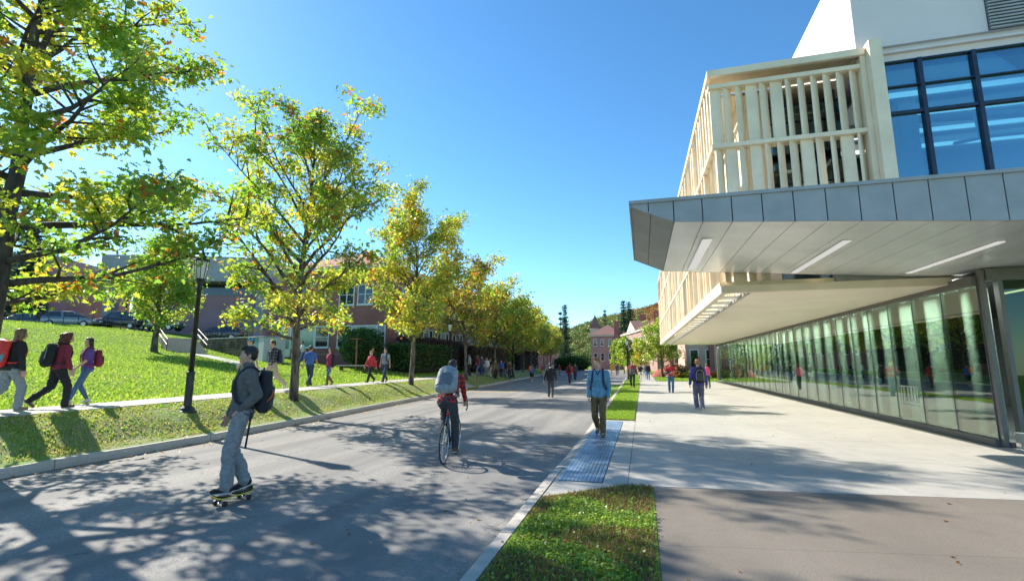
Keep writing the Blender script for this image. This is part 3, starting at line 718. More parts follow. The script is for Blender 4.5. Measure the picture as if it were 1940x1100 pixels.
    # shoes
    for i in (0,1):
        fp = feet[i]; FR = Matrix.Rotation(R(fp[4]),3,'Z') @ Matrix.Rotation(-R(fp[3]),3,'X'); A = an[i]; Q = lambda p: A + FR @ (Vector(p)*s)
        sb = MB(); sb.cap(Q((0,-.035,-.035)), Q((0,.04,-.035)), .042*s, .04*s, 10); sb.cap(Q((0,.04,-.045)), Q((0,.145,-.055)), .042*s, .036*s, 10); sb.cap(Q((0,0,.0)), Q((0,0,-.03)), .04*s, .042*s, 10)
        sb.cap(Q((.012*(1-2*i),.08,-.052)), Q((0,.15,-.056)), .04*s, .032*s, 10)
        Fi = FR.transposed()
        def post(co, A=A, FR=FR, Fi=Fi):
            loc_ = (co-np.array(A)) @ np.array(FR); loc_[:,2] = np.maximum(loc_[:,2], -.083*s); return loc_ @ np.array(Fi) + np.array(A)
        so = remesh(sb, 'shoe', shoe, root, max(.008,min(vx,.015)), 2, 0, post)
        if mid:
            q = MB(); out = [(.036*math.cos(a)*(1 if math.sin(a) > 0 else .85), .055+.118*math.sin(a)) for a in [2*math.pi*j/16 for j in range(16)]]
            q.prism([Q((x_,y_,-.087)) for x_,y_ in out], FR@Vector((0,0,.014))*s); q.build('sole', M['sole'], so)
    # top
    if top is not None:
        o_ = MB(); th = {'jacket':.026,'coat':.03,'sweater':.018,'tshirt':.012,'shirt':.014}[top_kind]
        z0 = {'jacket':-.09,'coat':-.28,'sweater':-.07,'tshirt':-.05,'shirt':-.07}[top_kind]
        torso(o_, max(z0,-.09), .535, th, gx=th)
        if top_kind == 'coat': o_.rings([[TT((.185*c,.145*s_,z)) for c, s_ in [(math.cos(2*math.pi*j/20), math.sin(2*math.pi*j/20)) for j in range(20)]] for z in (-.3,-.05)])
        for i in (0,1):
            if top_kind == 'tshirt': o_.cap(sh[i], sh[i].lerp(el[i],.75), .068*s, .060*s)
            else: o_.cap(sh[i], el[i], (.052+th)*s, (.044+th*.8)*s); o_.cap(el[i], el[i].lerp(wp[i],.95), (.044+th*.8)*s, (.030+th*.75)*s)
        if collar: o_.cap(TT((0,-.012,.50)), TT((0,.0,.575)), .075*s, .072*s)
        remesh(o_, {'tshirt':'t_shirt'}.get(top_kind, top_kind), top, root, vx, 3, .010 if vx<.016 else .005, seed=loc[1])
    if extra: extra(root, TT, HP, s, RT, dict(sh=sh,el=el,wp=wp,kn=kn,an=an,hip=hip))
    return root, TT, RT, s
M['white_eye'] = mat('eye_white', (.5,.47,.44), .4, var=.02); M['iris'] = mat('eye_iris', (.05,.035,.025), .2, var=.02); M['lips'] = mat('lip_skin', (.45,.17,.15), .5, var=.05)
M['sole'] = mat('shoe_sole', (.62,.60,.56), .7, var=.1)
def backpack(pp, label, c1, c2=None, w=.29, hgt=.46, d=.16, z=.27, voxel=.012, strapc=None, piping=None, bottle=False, group=None, y=-.02, off=0.):
    """a bag worn on the person pp = (root, TT, RT, s)"""
    root_p, TT, RT, s = pp; Rz = Matrix.Rotation(root_p.rotation_euler.z, 3, 'Z'); base = root_p.location + Rz @ TT((off,-.22,z-hgt/2))
    r = empty('backpack', base, 0, label, 'backpack', group); c2 = c2 or c1; strapc = strapc or c1
    W = lambda p: Rz @ TT(p) + root_p.location - base
    RR = Rz @ RT; by = -.13+y
    m = MB(); 
    for (a, b, ra, rb) in (((-w*.3,-d*.42,-.40*hgt),(-w*.27,-d*.38,.30*hgt),.5,.42),((w*.3,-d*.42,-.40*hgt),(w*.27,-d*.38,.30*hgt),.5,.42),((0,-d*.5,-.40*hgt),(0,-d*.45,.36*hgt),.56,.44)):
        m.cap(W((a[0]+off,by+a[1],z+a[2])), W((b[0]+off,by+b[1],z+b[2])), d*ra*s, d*rb*s, 12)
    m.rings([[W((off+w*.47*kx*cx, by-d*.40+d*.42*cy, z+zz*hgt)) for cx, cy in [(math.copysign(abs(math.cos(t))**.5,math.cos(t)), math.copysign(abs(math.sin(t))**.5,math.sin(t))) for t in [2*math.pi*j/20 for j in range(20)]]] for zz, kx in ((-.5,.92),(-.46,1.0),(.1,1.0),(.36,.9),(.46,.72),(.5,.5))])
    remesh(m, 'main_compartment', c1, r, voxel, 3, .008)
    m = MB(); m.rings([[W((off+w*.36*kx*cx, by-d*.86+d*.26*cy, z+zz*hgt)) for cx, cy in [(math.copysign(abs(math.cos(t))**.6,math.cos(t)), math.copysign(abs(math.sin(t))**.6,math.sin(t))) for t in [2*math.pi*j/16 for j in range(16)]]] for zz, kx in ((-.42,.9),(-.38,1.0),(-.05,1.0),(.06,.85),(.1,.6))])
    remesh(m, 'front_pocket', c2, r, voxel, 2, .005)
    for sg in (-1,1):
        m = MB(); pth = [(sg*.085,-.125,.50),(sg*.10,-.06,.555),(sg*.108,.03,.545),(sg*.115,.095,.47),(sg*.125,.138,.36),(sg*.14,.134,.24),(sg*.175,.09,.13),(sg*.185,-.02,.07),(sg*.14,-.13,.06)]
        P_ = [W((a+off,b+(y*.2),c)) for a,b,c in pth]; Q_ = []
        for i in range(len(P_)-1):
            for k_ in (0,.5): Q_.append(P_[i].lerp(P_[i+1],k_))
        Q_.append(P_[-1]); m.path(Q_, .026*s, 8, .35, up=RR@Vector((0,1,0))); m.build('strap', strapc, r, smooth=True)
    m = MB(); m.path([W((off-.035,by-d*.2,z+hgt*.48)), W((off-.02,by-d*.2,z+hgt*.56)), W((off+.02,by-d*.2,z+hgt*.56)), W((off+.035,by-d*.2,z+hgt*.48))], .007, 6); m.build('handle', strapc, r)
    if piping:
        m = MB(); pts = [W((off+w*.40*math.cos(t), by-d*.86, z-.02*hgt+hgt*.36*math.sin(t))) for t in [math.pi*j/14 for j in range(15)]]; m.path([W((off+w*.40,by-d*.84,z-.4*hgt))]+pts+[W((off-w*.40,by-d*.84,z-.4*hgt))], .006, 6); m.build('piping', piping, r, smooth=True)
    if bottle:
        m = MB(); p = W((off+w*.52,by-d*.5,z-.22*hgt)); up_ = RR@Vector((0,0,1)); m.path([p-up_*.09, p-up_*.085, p+up_*.05, p+up_*.075, p+up_*.08, p+up_*.11], [.028,.033,.033,.022,.02,.02], 12); m.build('bottle', M['bottle'], r, smooth=True)
    return r
M['bottle'] = mat('blue_bottle', (.12,.3,.42), .2, var=.05)
M['steel'] = mat('brushed_steel', (.45,.46,.47), .3, 1., var=.05); M['wheel_dark'] = mat('dark_urethane', (.06,.03,.03), .5); M['rubber'] = mat('tyre_rubber', (.02,.02,.022), .8); M['chrome'] = mat('chrome', (.7,.7,.72), .15, 1., var=.02)
# ------------------------------------------------------------------ modern building
M['cream'] = mat('cream_metal', (.82,.70,.52), .45, var=.06, scale=1.5, spec=.4)
M['cream_soffit'] = mat('cream_soffit', (.88,.79,.64), .6, var=.03, scale=1.)
M['zinc'] = mat('zinc_panel', (.38,.38,.385), .5, .12, var=.07, scale=2.2)
M['zinc_pale'] = mat('pale_zinc_panel', (.78,.81,.79), .28, .25, var=.06, scale=.9)
M['zinc_seam'] = mat('dark_seam', (.09,.11,.12), .5)
M['stucco'] = mat('white_wall_panel', (.72,.645,.655), .7, var=.03, scale=.6)
M['alu'] = mat('grey_window_frame', (.17,.165,.155), .5, .3, var=.05)
M['blueframe'] = mat('dark_blue_mullion', (.025,.04,.075), .4, .3)
M['gglass'] = mat_glass('green_shop_glass', (.80,.93,.83), (.92,.97,.93), .12, .92)
M['gglass2'] = mat_glass('dark_entrance_glass', (.42,.52,.46), (.6,.7,.65), .04, .5)
M['bglass'] = mat_glass('blue_curtain_glass', (.36,.66,.76), (.66,.86,.92), .24, .9)
M['lamp_diffuser'] = mat_emit('lit_lamp_diffuser', (1,.98,.92), .30); M['lightpanel'] = mat('light_diffuser', (.85,.85,.80), .4, var=.01)
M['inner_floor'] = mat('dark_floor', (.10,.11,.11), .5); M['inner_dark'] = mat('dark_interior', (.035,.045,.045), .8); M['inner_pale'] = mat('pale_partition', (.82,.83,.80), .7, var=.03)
M['strip_light'] = mat_emit('warm_strip_light', (1,.85,.45), 1.6)
ZS = lambda x: 4.08-.075*(min(max(x,.5),6.4)-.5)
def modern():
    r = empty('modern_building', (6.9,13.0,0), 0, 'modern building with cream louvre screen, zinc entrance canopy and long glass wall', 'building')
    # --- ground floor glass wall
    ys = [12.2+1.3*i for i in range(29)]
    m = MB(); m.box(6.82,7.02,12.2,49.0,-.02,.13); m.build('sill', M['alu'], r, world=True)
    m = MB(); m.box(6.80,7.02,12.2,49.0,3.30,3.49); m.build('head_rail', M['alu'], r, world=True)
    for a, b in zip(ys, ys[1:]):
        m = MB(); m.box(6.90,6.915,a+.012,b-.012,.13,3.30); m.build('glass_pane', M['gglass'], r, world=True)
    for y in ys:
        m = MB(); m.box(6.893,6.925,y-.011,y+.011,.13,3.30); m.build('glass_joint', M['zinc_seam'], r, world=True)
    m = MB(); m.box(6.91,7.0,12.08,12.19,-.02,3.60); m.build('corner_post', M['alu'], r, world=True, bevel=.008)
    m = MB(); m.box(6.75,7.06,48.7,49.0,-.02,3.4); m.build('end_post', M['alu'], r, world=True)
    # entrance glazing facing the camera
    e = MB(); e.box(7.003,12,12.05,12.18,3.36,3.62); e.box(7.003,12,12.05,12.18,-.02,.10); 
    for x in (7.22,8.25,9.3,10.4): e.box(x-.04,x+.04,12.04,12.19,.10,3.36)
    e.build('entrance_frame', M['alu'], r, world=True)
    for a, b in ((7.26,8.21),(8.29,9.26),(9.34,10.36)): m = MB(); m.box(a,b,12.10,12.115,.10,3.36); m.build('entrance_glass', M['gglass2'], r, world=True)
    m = MB(); m.box(7.06,7.6,11.86,12.03,-.01,.30); m.build('plinth', M['conc'], r, world=True, bevel=.01)
    # interior seen through the glass
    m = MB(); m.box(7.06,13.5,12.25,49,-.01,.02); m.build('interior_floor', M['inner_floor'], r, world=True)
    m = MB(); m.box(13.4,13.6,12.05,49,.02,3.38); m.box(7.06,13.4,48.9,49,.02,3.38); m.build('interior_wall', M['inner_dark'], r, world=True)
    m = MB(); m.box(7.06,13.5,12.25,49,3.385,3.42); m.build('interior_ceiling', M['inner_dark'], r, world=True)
    g = random.Random(4)
    for i, y in enumerate(ys[:-1]):
        w = (.16,.22,.62,.66,.62,.60)[i] if i < 6 else .60; o_ = (.95,.35,.28,.30,.32,.34)[i] if i < 6 else .34
        m = MB(); m.box(7.72,7.78,y+o_+.25,y+o_+w+.25,.02,3.38); m.build('interior_panel', M['inner_pale'], r, world=True)
    m = MB(); m.box(7.04,7.28,13.0,48.6,3.36,3.38); m.build('added_panel_light', mat_emit('added_panel_glow', (.9,1,.92), 46), r, world=True)  # added glowing strip, hidden behind the head rail, to brighten the interior panels
    for k in range(4):
        m = MB(); m.box(8.6+k*1.2,8.66+k*1.2,12.6,14.4+k*.3,3.33,3.36); m.build('strip_light', M['strip_light'], r, world=True)
    # outlined motif etched on the fourth pane from the corner
    m = MB()
    def outl(y0, y1, z0, z1, t=.016):
        m.box(6.886,6.889,y0,y1,z0,z0+t); m.box(6.886,6.889,y0,y1,z1-t,z1); m.box(6.886,6.889,y0,y0+t,z0+t,z1-t); m.box(6.886,6.889,y1-t,y1,z0+t,z1-t)
    y0 = 15.0
    for w in (.13,.13,.13,.17,.13): outl(y0, y0+w, .62, 1.05); y0 += w+.03
    for k in range(9): m.box(6.886,6.889,15.02+k*.075,15.07+k*.075,.54,.57)
    m.build('etched_motif', mat('etched_glass_white', (.7,.74,.7), .7), r, world=True)
    # --- canopy
    YF, YR = 8.4, 13.0
    can = empty('canopy', (0,0,0)); can.parent = r
    def cb(m_, nm, mt, **k): 
        o = m_.build(nm, mt, None, **k); o.parent = can; o.location = (-6.9,-13.0,0); return o
    xs = [.62+.465*i for i in range(27)]
    # front fascia panels
    m = MB(); m2 = MB()
    for a, b in zip([-.10,.2]+xs, [.2]+xs+[13.2]):
        if b <= a: continue
        zb = lambda x: (4.40-(x+.1)*.486) if x < .62 else ZS(x)
        m.add([(a+.008,YF,zb(a)+.0),(b-.008,YF,zb(b)+.0),(b-.008,YF,4.44),(a+.008,YF,4.44),(a+.008,YF+.03,zb(a)),(b-.008,YF+.03,zb(b)),(b-.008,YF+.03,4.44),(a+.008,YF+.03,4.44)],
              [(0,1,2,3),(7,6,5,4),(0,4,5,1),(1,5,6,2),(2,6,7,3),(3,7,4,0)])
    cb(m, 'front_fascia', M['zinc'])
    m = MB(); m.box(-.13,13.2,YF-.03,YR+.02,4.44,4.50); cb(m, 'roof_edge', M['zinc'])
    m = MB(); m.add([(-.09,YF+.02,4.38),(13.2,YF+.02,3.66),(13.2,YF+.02,4.44),(-.09,YF+.02,4.44)],[(0,1,2,3)]) if 0 else None
    m = MB(); m.box(-.05,13.2,YF+.04,YR-.03,4.40,4.435); cb(m, 'canopy_core', M['zinc_seam'])
    # sloping left side in two facets and the soffit boards
    m = MB()
    P = [(-.10,4.40),(.24,4.255),(.62,4.07)]
    for (x0,z0),(x1,z1) in zip(P, P[1:]):
        m.add([(x0+.004,YF+.005,z0),(x1-.006,YF+.005,z1+.003),(x1-.006,YR,z1+.003),(x0+.004,YR,z0),(x0+.004,YF+.005,z0+.02),(x1-.006,YF+.005,z1+.023),(x1-.006,YR,z1+.023),(x0+.004,YR,z0+.02)],[(0,1,2,3),(7,6,5,4),(0,4,5,1),(1,5,6,2),(2,6,7,3),(3,7,4,0)])
    m.box(-.125,-.10,YF,YR,4.385,4.44); cb(m, 'side_panel', M['zinc'])
    gap = {1:(1.15,1.45), 6:(3.53,3.75), 11:(5.75,5.98)}
    m = MB()
    for a, b in zip(xs, xs[1:]):
        a_, b_ = a+.005, b-.005; za, zb_ = ZS(a), ZS(b)
        m.add([(a_,YF+.03,za),(b_,YF+.03,zb_),(b_,YR,zb_),(a_,YR,za),(a_,YF+.03,za+.02),(b_,YF+.03,zb_+.02),(b_,YR,zb_+.02),(a_,YR,za+.02)],[(0,1,2,3),(7,6,5,4),(0,4,5,1),(1,5,6,2),(2,6,7,3),(3,7,4,0)])
    cb(m, 'soffit', M['zinc_pale'])
    m = MB(); m.add([(.6,YF+.04,ZS(.6)+.03),(6.4,YF+.04,ZS(6.4)+.03),(13.2,YF+.04,ZS(9)+.03),(13.2,YR-.01,ZS(9)+.03),(6.4,YR-.01,ZS(6.4)+.03),(.6,YR-.01,ZS(.6)+.03)],[(0,1,4,5),(1,2,3,4)]); cb(m, 'soffit_backing', M['zinc_seam'])
    for (x, y0, y1, w) in ((1.29,9.55,12.6,.17),(3.63,9.6,12.75,.13),(5.86,9.6,12.5,.11),(8.2,9.6,12.5,.11)):
        z = ZS(x)-.010; f = MB(); f.box(x-w/2-.012,x+w/2+.012,y0-.03,y1+.03,z-.004,z+.012); o1 = cb(f, 'soffit_light', M['zinc_pale'])
        f = MB(); f.box(x-w/2,x+w/2,y0,y1,z-.022,z-.006); o2 = f.build('diffuser', M['lamp_diffuser'], None); o2.parent = o1
    m = MB(); m.prism([(-.10,YR+.003,4.40),(.62,YR+.003,4.07),(6.4,YR+.003,ZS(6.4)),(13.2,YR+.003,ZS(9)),(13.2,YR+.003,4.436),(-.10,YR+.003,4.436)],(0,.025,0)); cb(m, 'rear_panel', M['zinc'])
    m = MB(); m.box(4.6,6.88,13.035,13.09,3.61,4.38); cb(m, 'added_sun_blocker', M['zinc'])  # added to block sun leaking in between canopy and screen box
    # --- cream screen box over the pavement
    scr = empty('louvre_screen', (0,0,0)); scr.parent = r
    def sb(m_, nm, mt, **k):
        o = m_.build(nm, mt, None, **k); o.parent = scr; o.location = (-6.9,-13.0,0); return o
    XL = lambda y: 2.0-(y-13)*.0085
    def side_beam(z0, z1, w, name, off=0., ys=13.006):
        m = MB(); m.rings([[(XL(13)+off,ys,z0),(XL(13)+off+w,ys,z0),(XL(13)+off+w,ys,z1),(XL(13)+off,ys,z1)],[(XL(48.6)+off,48.6,z0),(XL(48.6)+off+w,48.6,z0),(XL(48.6)+off+w,48.6,z1),(XL(48.6)+off,48.6,z1)]]); return sb(m, name, M['cream'])
    side_beam(9.36,9.54,.10,'top_beam'); side_beam(7.33,7.44,.32,'rail',.01,13.33); side_beam(5.35,5.46,.32,'rail',.01,13.33); side_beam(3.42,3.72,.16,'bottom_beam',0,13.145)
    m = MB(); m.box(2.0,5.72,12.90,13.0,9.36,9.54); m.box(2.1,5.72,13.0,14.2,9.50,9.53); sb(m, 'top_beam', M['cream'])
    for z in (9.08,7.36,5.38): m = MB(); m.box(2.02,5.72,12.98,13.32,z-.03,z+.08); sb(m, 'rail', M['cream'])
    m = MB(); m.box(2.0,6.88,12.95,13.10,3.42,3.60); m.box(2.16,6.88,13.1,13.14,3.42,3.72); sb(m, 'bottom_beam', M['cream'])
    m = MB(); m.box(5.74,6.02,12.72,13.12,3.75,9.62); m.box(5.62,5.74,12.95,13.3,3.75,9.36); sb(m, 'end_fin', M['cream'], bevel=.01)
    def fin(m_, x, y, z0, z1, ang, w=.30, t=.045):
        M3 = Matrix.Rotation(ang, 3, 'Z'); return m_.obox((x,y,(z0+z1)/2), (w,t,z1-z0), M3)
    pats = [[1,0,0,1,0,1,0,0,0,0,0,0],[0,1,0,1,0,0,0,1,0,0,1,0],[0,1,0,0,1,0,1,0,0,1,0,0]]
    bands = [(7.44,9.05),(5.46,7.33),(3.72,5.35)]
    for (z0,z1), pt in zip(bands, pats):
        for i in range(12):
            x = 2.2+.30*i; fm = MB()
            if pt[i]: fin(fm, x, 13.12, z0+.003, z1-.003, R(8), .30, .06)
            else: fin(fm, x, 13.13, z0+.003, z1-.003, R(g.choice((44,50,56))), .28, .055)
            if z0 > 4: sb(fm, 'louvre', M['cream'])
            else: sb(fm, 'louvre', M['cream']) if i < 4 else None
    cnt = 0; far = MB(); ny = 73
    for i in range(ny):
        y = 13.55+i*.478
        for (z0,z1) in bands:
            b = g.random() < .38; fm = MB() if cnt < 64 else far
            fin(fm, XL(y)+.155, y, z0+.003, (9.355 if z1 > 9 else z1-.003), R(g.choice((62,70,78)) if b else g.choice((8,15,22,-12))), .28 if b else .25)
            if cnt < 64: sb(fm, 'louvre', M['cream']); cnt += 1
    o = sb(far, 'louvre', M['cream']); tag(o, kind='stuff')
    # far end of the screen
    m = MB(); m.box(XL(48.6),XL(48.6)+.3,48.6,48.75,3.42,9.54); sb(m, 'end_fin', M['cream'])
    # soffit beneath the box and slot with bars
    m = MB(); m.box(2.72,6.88,13.142,49.0,3.42,3.70); m.build('overhang_soffit', M['cream_soffit'], r, world=True)
    m = MB(); m.box(2.62,2.70,13.14,49.0,3.40,3.50); m.build('soffit_trim', M['zinc'], r, world=True)
    for i in range(28): m = MB(); y = 14.0+i*1.22; m.box(2.10,2.62,y,y+.5,3.44,3.47); m.build('slot_plate', M['zinc_pale'], r, world=True)
    # upper walls behind the screens
    m = MB(); m.box(3.05,6.0,13.9,48.9,3.55,3.75); m.build('floor_edge', M['cream'], r, world=True)
    m = MB(); m.box(3.05,3.35,14.5,48.9,3.75,9.46); m.box(3.05,3.75,14.2,14.5,3.75,9.46); m.build('upper_wall', M['cream'], r, world=True)
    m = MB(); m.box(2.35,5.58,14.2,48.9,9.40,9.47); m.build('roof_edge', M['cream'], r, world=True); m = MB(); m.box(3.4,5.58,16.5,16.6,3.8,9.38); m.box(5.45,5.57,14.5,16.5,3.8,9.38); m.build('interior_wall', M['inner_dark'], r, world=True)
    for (z0,z1) in ((3.78,5.30),(5.50,7.30),(7.48,9.0)):
        m = MB(); m.box(3.78,5.62,14.35,14.37,z0,z1); gl = m.build('upper_window', M['bglass'], r, world=True)
        f = MB()
        for x in (3.76,4.35,4.95,5.58): f.box(x,x+.045,14.32,14.34,z0,z1)
        for z in (z0,z0+(z1-z0)*.62,z1-.05): f.box(3.81,5.58,14.325,14.337,z,z+.045)
        f.build('mullions', M['blueframe'], r, world=True)
    # --- blue curtain wall and its interior
    zb, zt = 4.50, 9.12
    mx = [6.05,6.88,7.98,9.12,10.3,11.5]; tz = [4.52,6.1,7.72,8.55,9.08]
    for a, b in zip(mx, mx[1:]):
        for c, d in ((4.52,7.70),(7.78,9.08)): m = MB(); m.box(a+.03,b-.03,13.06,13.08,c,d); m.build('curtain_glass', M['bglass'], r, world=True)
    for x in mx: m = MB(); m.box(x-.045,x+.045,12.98,13.14,4.50,9.12); m.build('mullion', M['blueframe'], r, world=True)
    for z, t in ((7.70,.08),(8.42,.03),(9.08,.04)): m = MB(); m.box(6.1,11.5,13.0,13.12,z,z+t); m.build('transom', M['blueframe'], r, world=True)
    m = MB(); m.box(6.02,12,13.02,13.2,9.13,9.34); m.box(6.02,12,12.92,13.02,9.30,9.36); m.build('wall_coping', M['stucco'], r, world=True)
    ip = mat('interior_white', (.70,.72,.72), .6, var=.05)
    m = MB(); m.box(6.1,13,13.3,19,4.46,4.52); m.box(6.1,13,19,19.2,4.5,9.1); m.build('upper_floor', M['inner_floor'], r, world=True)
    m = MB(); m.box(6.1,13,13.3,19,9.02,9.10)
    for y in (14,15.2,16.4,17.6): m.box(6.1,13,y,y+.28,8.55,9.02)
    m.build('upper_ceiling', ip, r, world=True)
    for y in (13.45,14.65,15.85,17.05): m = MB(); m.box(6.3,12.4,y,y+.22,8.46,8.50); m.build('added_pale_band', mat_emit('added_band_glow', (.9,.97,1), .75), r, world=True)  # added glowing bands that brighten the room and imitate pale reflections
    m = MB(); m.box(6.75,7.15,13.9,14.3,4.52,8.55); m.box(10.0,10.4,14.4,14.8,4.52,8.55); m.build('interior_column', ip, r, world=True)
    m = MB(); m.path([(7.3,14.4,8.15),(9.6,14.4,8.0),(11,14.4,8.0)],.11,10); m.path([(7.9,14.0,7.2),(8.6,14.0,7.3),(11,14.0,7.3)],.05,8); m.path([(8.3,13.8,7.9),(8.35,13.8,7.3),(8.5,13.8,7.0)],.05,8); m.build('duct', ip, r, world=True, smooth=True)
    # --- white upper volume and louvre
    m = MB(); m.box(5.6,14,13.16,26,9.36,9.6); m.box(5.6,14,13.06,26,9.58,12.35); m.build('upper_volume', M['stucco'], r, world=True)
    m = MB(); 
    m.box(5.58,14.02,13.04,26.02,12.35,12.42); m.build('parapet_cap', M['stucco'], r, world=True)
    m = MB(); 
    for k in range(26): m.box(8.40,12.0,12.99,13.05,9.60+k*.085,9.645+k*.085)
    m.build('wall_louvre', M['zinc'], r, world=True)
    m = MB(); m.box(8.38,12,13.052,13.058,9.58,11.85); m.build('louvre_backing', M['zinc_seam'], r, world=True)
    m = MB(); m.box(6.9,14,13.05,49,3.56,4.4); m.build('floor_slab', M['stucco'], r, world=True)
    return r
modern()

# ------------------------------------------------------------------ brick buildings
def window(parent, p, w, h, ax, out, mats=None, lights=(1,2), glass=None, frame_t=.09, depth=.05, sill=True, fm=None):
    """p = lower left corner on the wall face, ax = unit vector along wall, out = outward normal"""
    ax = Vector(ax); out = Vector(out); p = Vector(p); fm = fm or M['white']; up = Vector((0,0,1))
    Mx = Matrix((ax, out, up)).transposed()
    f = MB()
    def bx(m_, a0, a1, z0, z1, d0, d1): m_.obox(p+ax*(a0+a1)/2+up*(z0+z1)/2+out*(d0+d1)/2, (abs(a1-a0),abs(d1-d0),abs(z1-z0)), Mx)
    bx(f,0,w,0,frame_t,.0,depth); bx(f,0,w,h-frame_t,h,.0,depth); bx(f,0,frame_t,frame_t,h-frame_t,.0,depth); bx(f,w-frame_t,w,frame_t,h-frame_t,.0,depth)
    for i in range(1,lights[0]): c = w*i/lights[0]; bx(f,c-.045,c+.045,frame_t,h-frame_t,.0,depth-.004)
    for i in range(1,lights[1]): c = h*i/lights[1]; bx(f,frame_t,w-frame_t,c-.025,c+.025,.0,depth-.012)
    if sill: bx(f,-.05,w+.05,-.08,-.003,.0,depth+.05)
    fo = f.build('window', fm, parent, world=True); g_ = MB(); bx(g_,frame_t*.6,w-frame_t*.6,frame_t*.6,h-frame_t*.6,.002,.015); go = g_.build('pane', glass or M['darkglass'], None)
    go.parent = fo; go.location = (-parent.location.x,-parent.location.y,-parent.location.z); return fo
def hip_roof(m, x0, x1, y0, y1, z0, h, over=.5, ins=None):
    x0 -= over; x1 += over; y0 -= over; y1 += over; ins = ins if ins is not None else min(x1-x0, y1-y0)/2
    if (x1-x0) > (y1-y0): a, b = (x0+ins,(y0+y1)/2,z0+h), (x1-ins,(y0+y1)/2,z0+h)
    else: a, b = ((x0+x1)/2,y0+ins,z0+h), ((x0+x1)/2,y1-ins,z0+h)
    V = [(x0,y0,z0),(x1,y0,z0),(x1,y1,z0),(x0,y1,z0),a,b]
    F = [(0,1,4),(1,2,5,4),(2,3,5),(3,0,4,5),(3,2,1,0)] if (x1-x0) <= (y1-y0) else [(0,1,5,4),(1,2,5),(2,3,4,5),(3,0,4),(3,2,1,0)]
    return m.add(V, F)
def brick_hall():
    r = empty('brick_building', (-20.5,35.5,1.3), 0, 'two storey red brick building with white windows and red hip roof beside the lawn', 'building')
    m = MB(); m.box(-31.3,-20.5,35.5,80,-.5,9.6); m.build('wall', M['brick'], r, world=True)
    m = MB(); m.box(-31.9,-19.9,34.9,80.6,9.6,9.95); m.build('eaves', M['limestone'], r, world=True, bevel=.02)
    m = MB(); hip_roof(m,-31.3,-20.5,35.5,80,9.95,2.6,.7); ro = m.build('roof', M['roof_red'], r, world=True)
    m = MB(); m.box(-31.32,-20.48,35.47,35.499,2.35,2.5); m.box(-20.499,-20.47,35.5,80,2.35,2.5); m.build('string_course', M['brick_pink'], r, world=True)
    # front facing the lawn: door and a wide window, then the tripartite window
    o = (0,-1,0); ax = (1,0,0)
    d = MB(); d.box(-30.95,-29.85,35.42,35.498,2.2,4.85); do = d.build('door', M['white'], r, world=True); d = MB(); d.box(-30.80,-30.0,35.405,35.418,2.9,4.7); g_ = d.build('pane', M['blindglass'], None); g_.parent = do; g_.location = (20.5,-35.5,-1.3)
    window(r,(-29.75,35.5,3.0),2.3,1.85,ax,o,lights=(1,1),glass=M['blindglass']); window(r,(-27.42,35.5,3.0),1.4,1.85,ax,o,lights=(1,2))
    window(r,(-25.2,35.5,3.0),1.45,1.85,ax,o,lights=(1,2)); window(r,(-23.7,35.5,3.0),2.3,1.85,ax,o,lights=(1,1),glass=M['blindglass']); window(r,(-21.6+.22,35.5,3.0),.8,1.85,ax,o,lights=(1,2)) 
    for x in (-30.0,-28.1,-25.2,-23.4): window(r,(x,35.5,6.6),1.5,1.8,ax,o,lights=(2,2))
    o = (1,0,0); ax = (0,1,0); y = 37.4
    for k in range(10):
        if k == 5:
            d = MB(); d.box(-20.498,-20.40,y+.3,y+1.7,1.3,4.9); do = d.build('door', M['white'], r, world=True); d = MB(); d.box(-20.398,-20.385,y+.55,y+1.45,3.2,4.5); g_ = d.build('pane', M['darkglass'], None); g_.parent = do; g_.location = (20.5,-35.5,-1.3)
        else:
            window(r,(-20.5,y,3.0),.85,1.95,ax,o,lights=(1,2)); window(r,(-20.5,y+.9,3.0),1.2,1.95,ax,o,lights=(1,1),glass=M['blindglass']); window(r,(-20.5,y+2.15,3.0),.85,1.95,ax,o,lights=(1,2))
            window(r,(-20.5,y+.5,6.6),1.9,1.8,ax,o,lights=(2,2))
        y += 4.15
    for x in (-28.95,-24.9): 
        m = MB(); m.box(x-.12,x+.12,35.34,35.497,5.35,5.62); m.build('wall_light', M['stone_grey'], r, world=True, bevel=.01)
brick_hall()
def simple_block(name, x0,x1,y0,y1,z0,z1, wall, label, roof=None, rh=2., wins=(), trim=M['limestone'], rx=.4, chim=()):
    r = empty(name, ((x0+x1)/2,y0,z0), 0, label, 'building')
    m = MB(); m.box(x0,x1,y0,y1,z0-1,z1); m.build('wall', wall, r, world=True)
    m = MB(); m.box(x0-.25,x1+.25,y0-.25,y1+.25,z1,z1+.35); m.build('cornice', trim, r, world=True)
    if roof: m = MB(); hip_roof(m,x0,x1,y0,y1,z1+.35,rh,rx); ro = m.build('roof', roof, r, world=True)
    for c in chim: m = MB(); m.box(*c); m.build('chimney', M['brick'], r, world=True); m = MB(); m.box(c[0]-.1,c[1]+.1,c[2]-.1,c[3]+.1,c[5],c[5]+.25); m.build('chimney_cap', trim, r, world=True)
    for (face, a0, step, n, z, w, h, l) in wins:
        for i in range(n):
            a = a0+i*step
            if face == 'S': window(r,(a,y0,z),w,h,(1,0,0),(0,-1,0),lights=l)
            elif face == 'E': window(r,(x1,a,z),w,h,(0,1,0),(1,0,0),lights=l)
            elif face == 'W': window(r,(x0,a,z),w,h,(0,-1,0),(-1,0,0),lights=l)
    return r
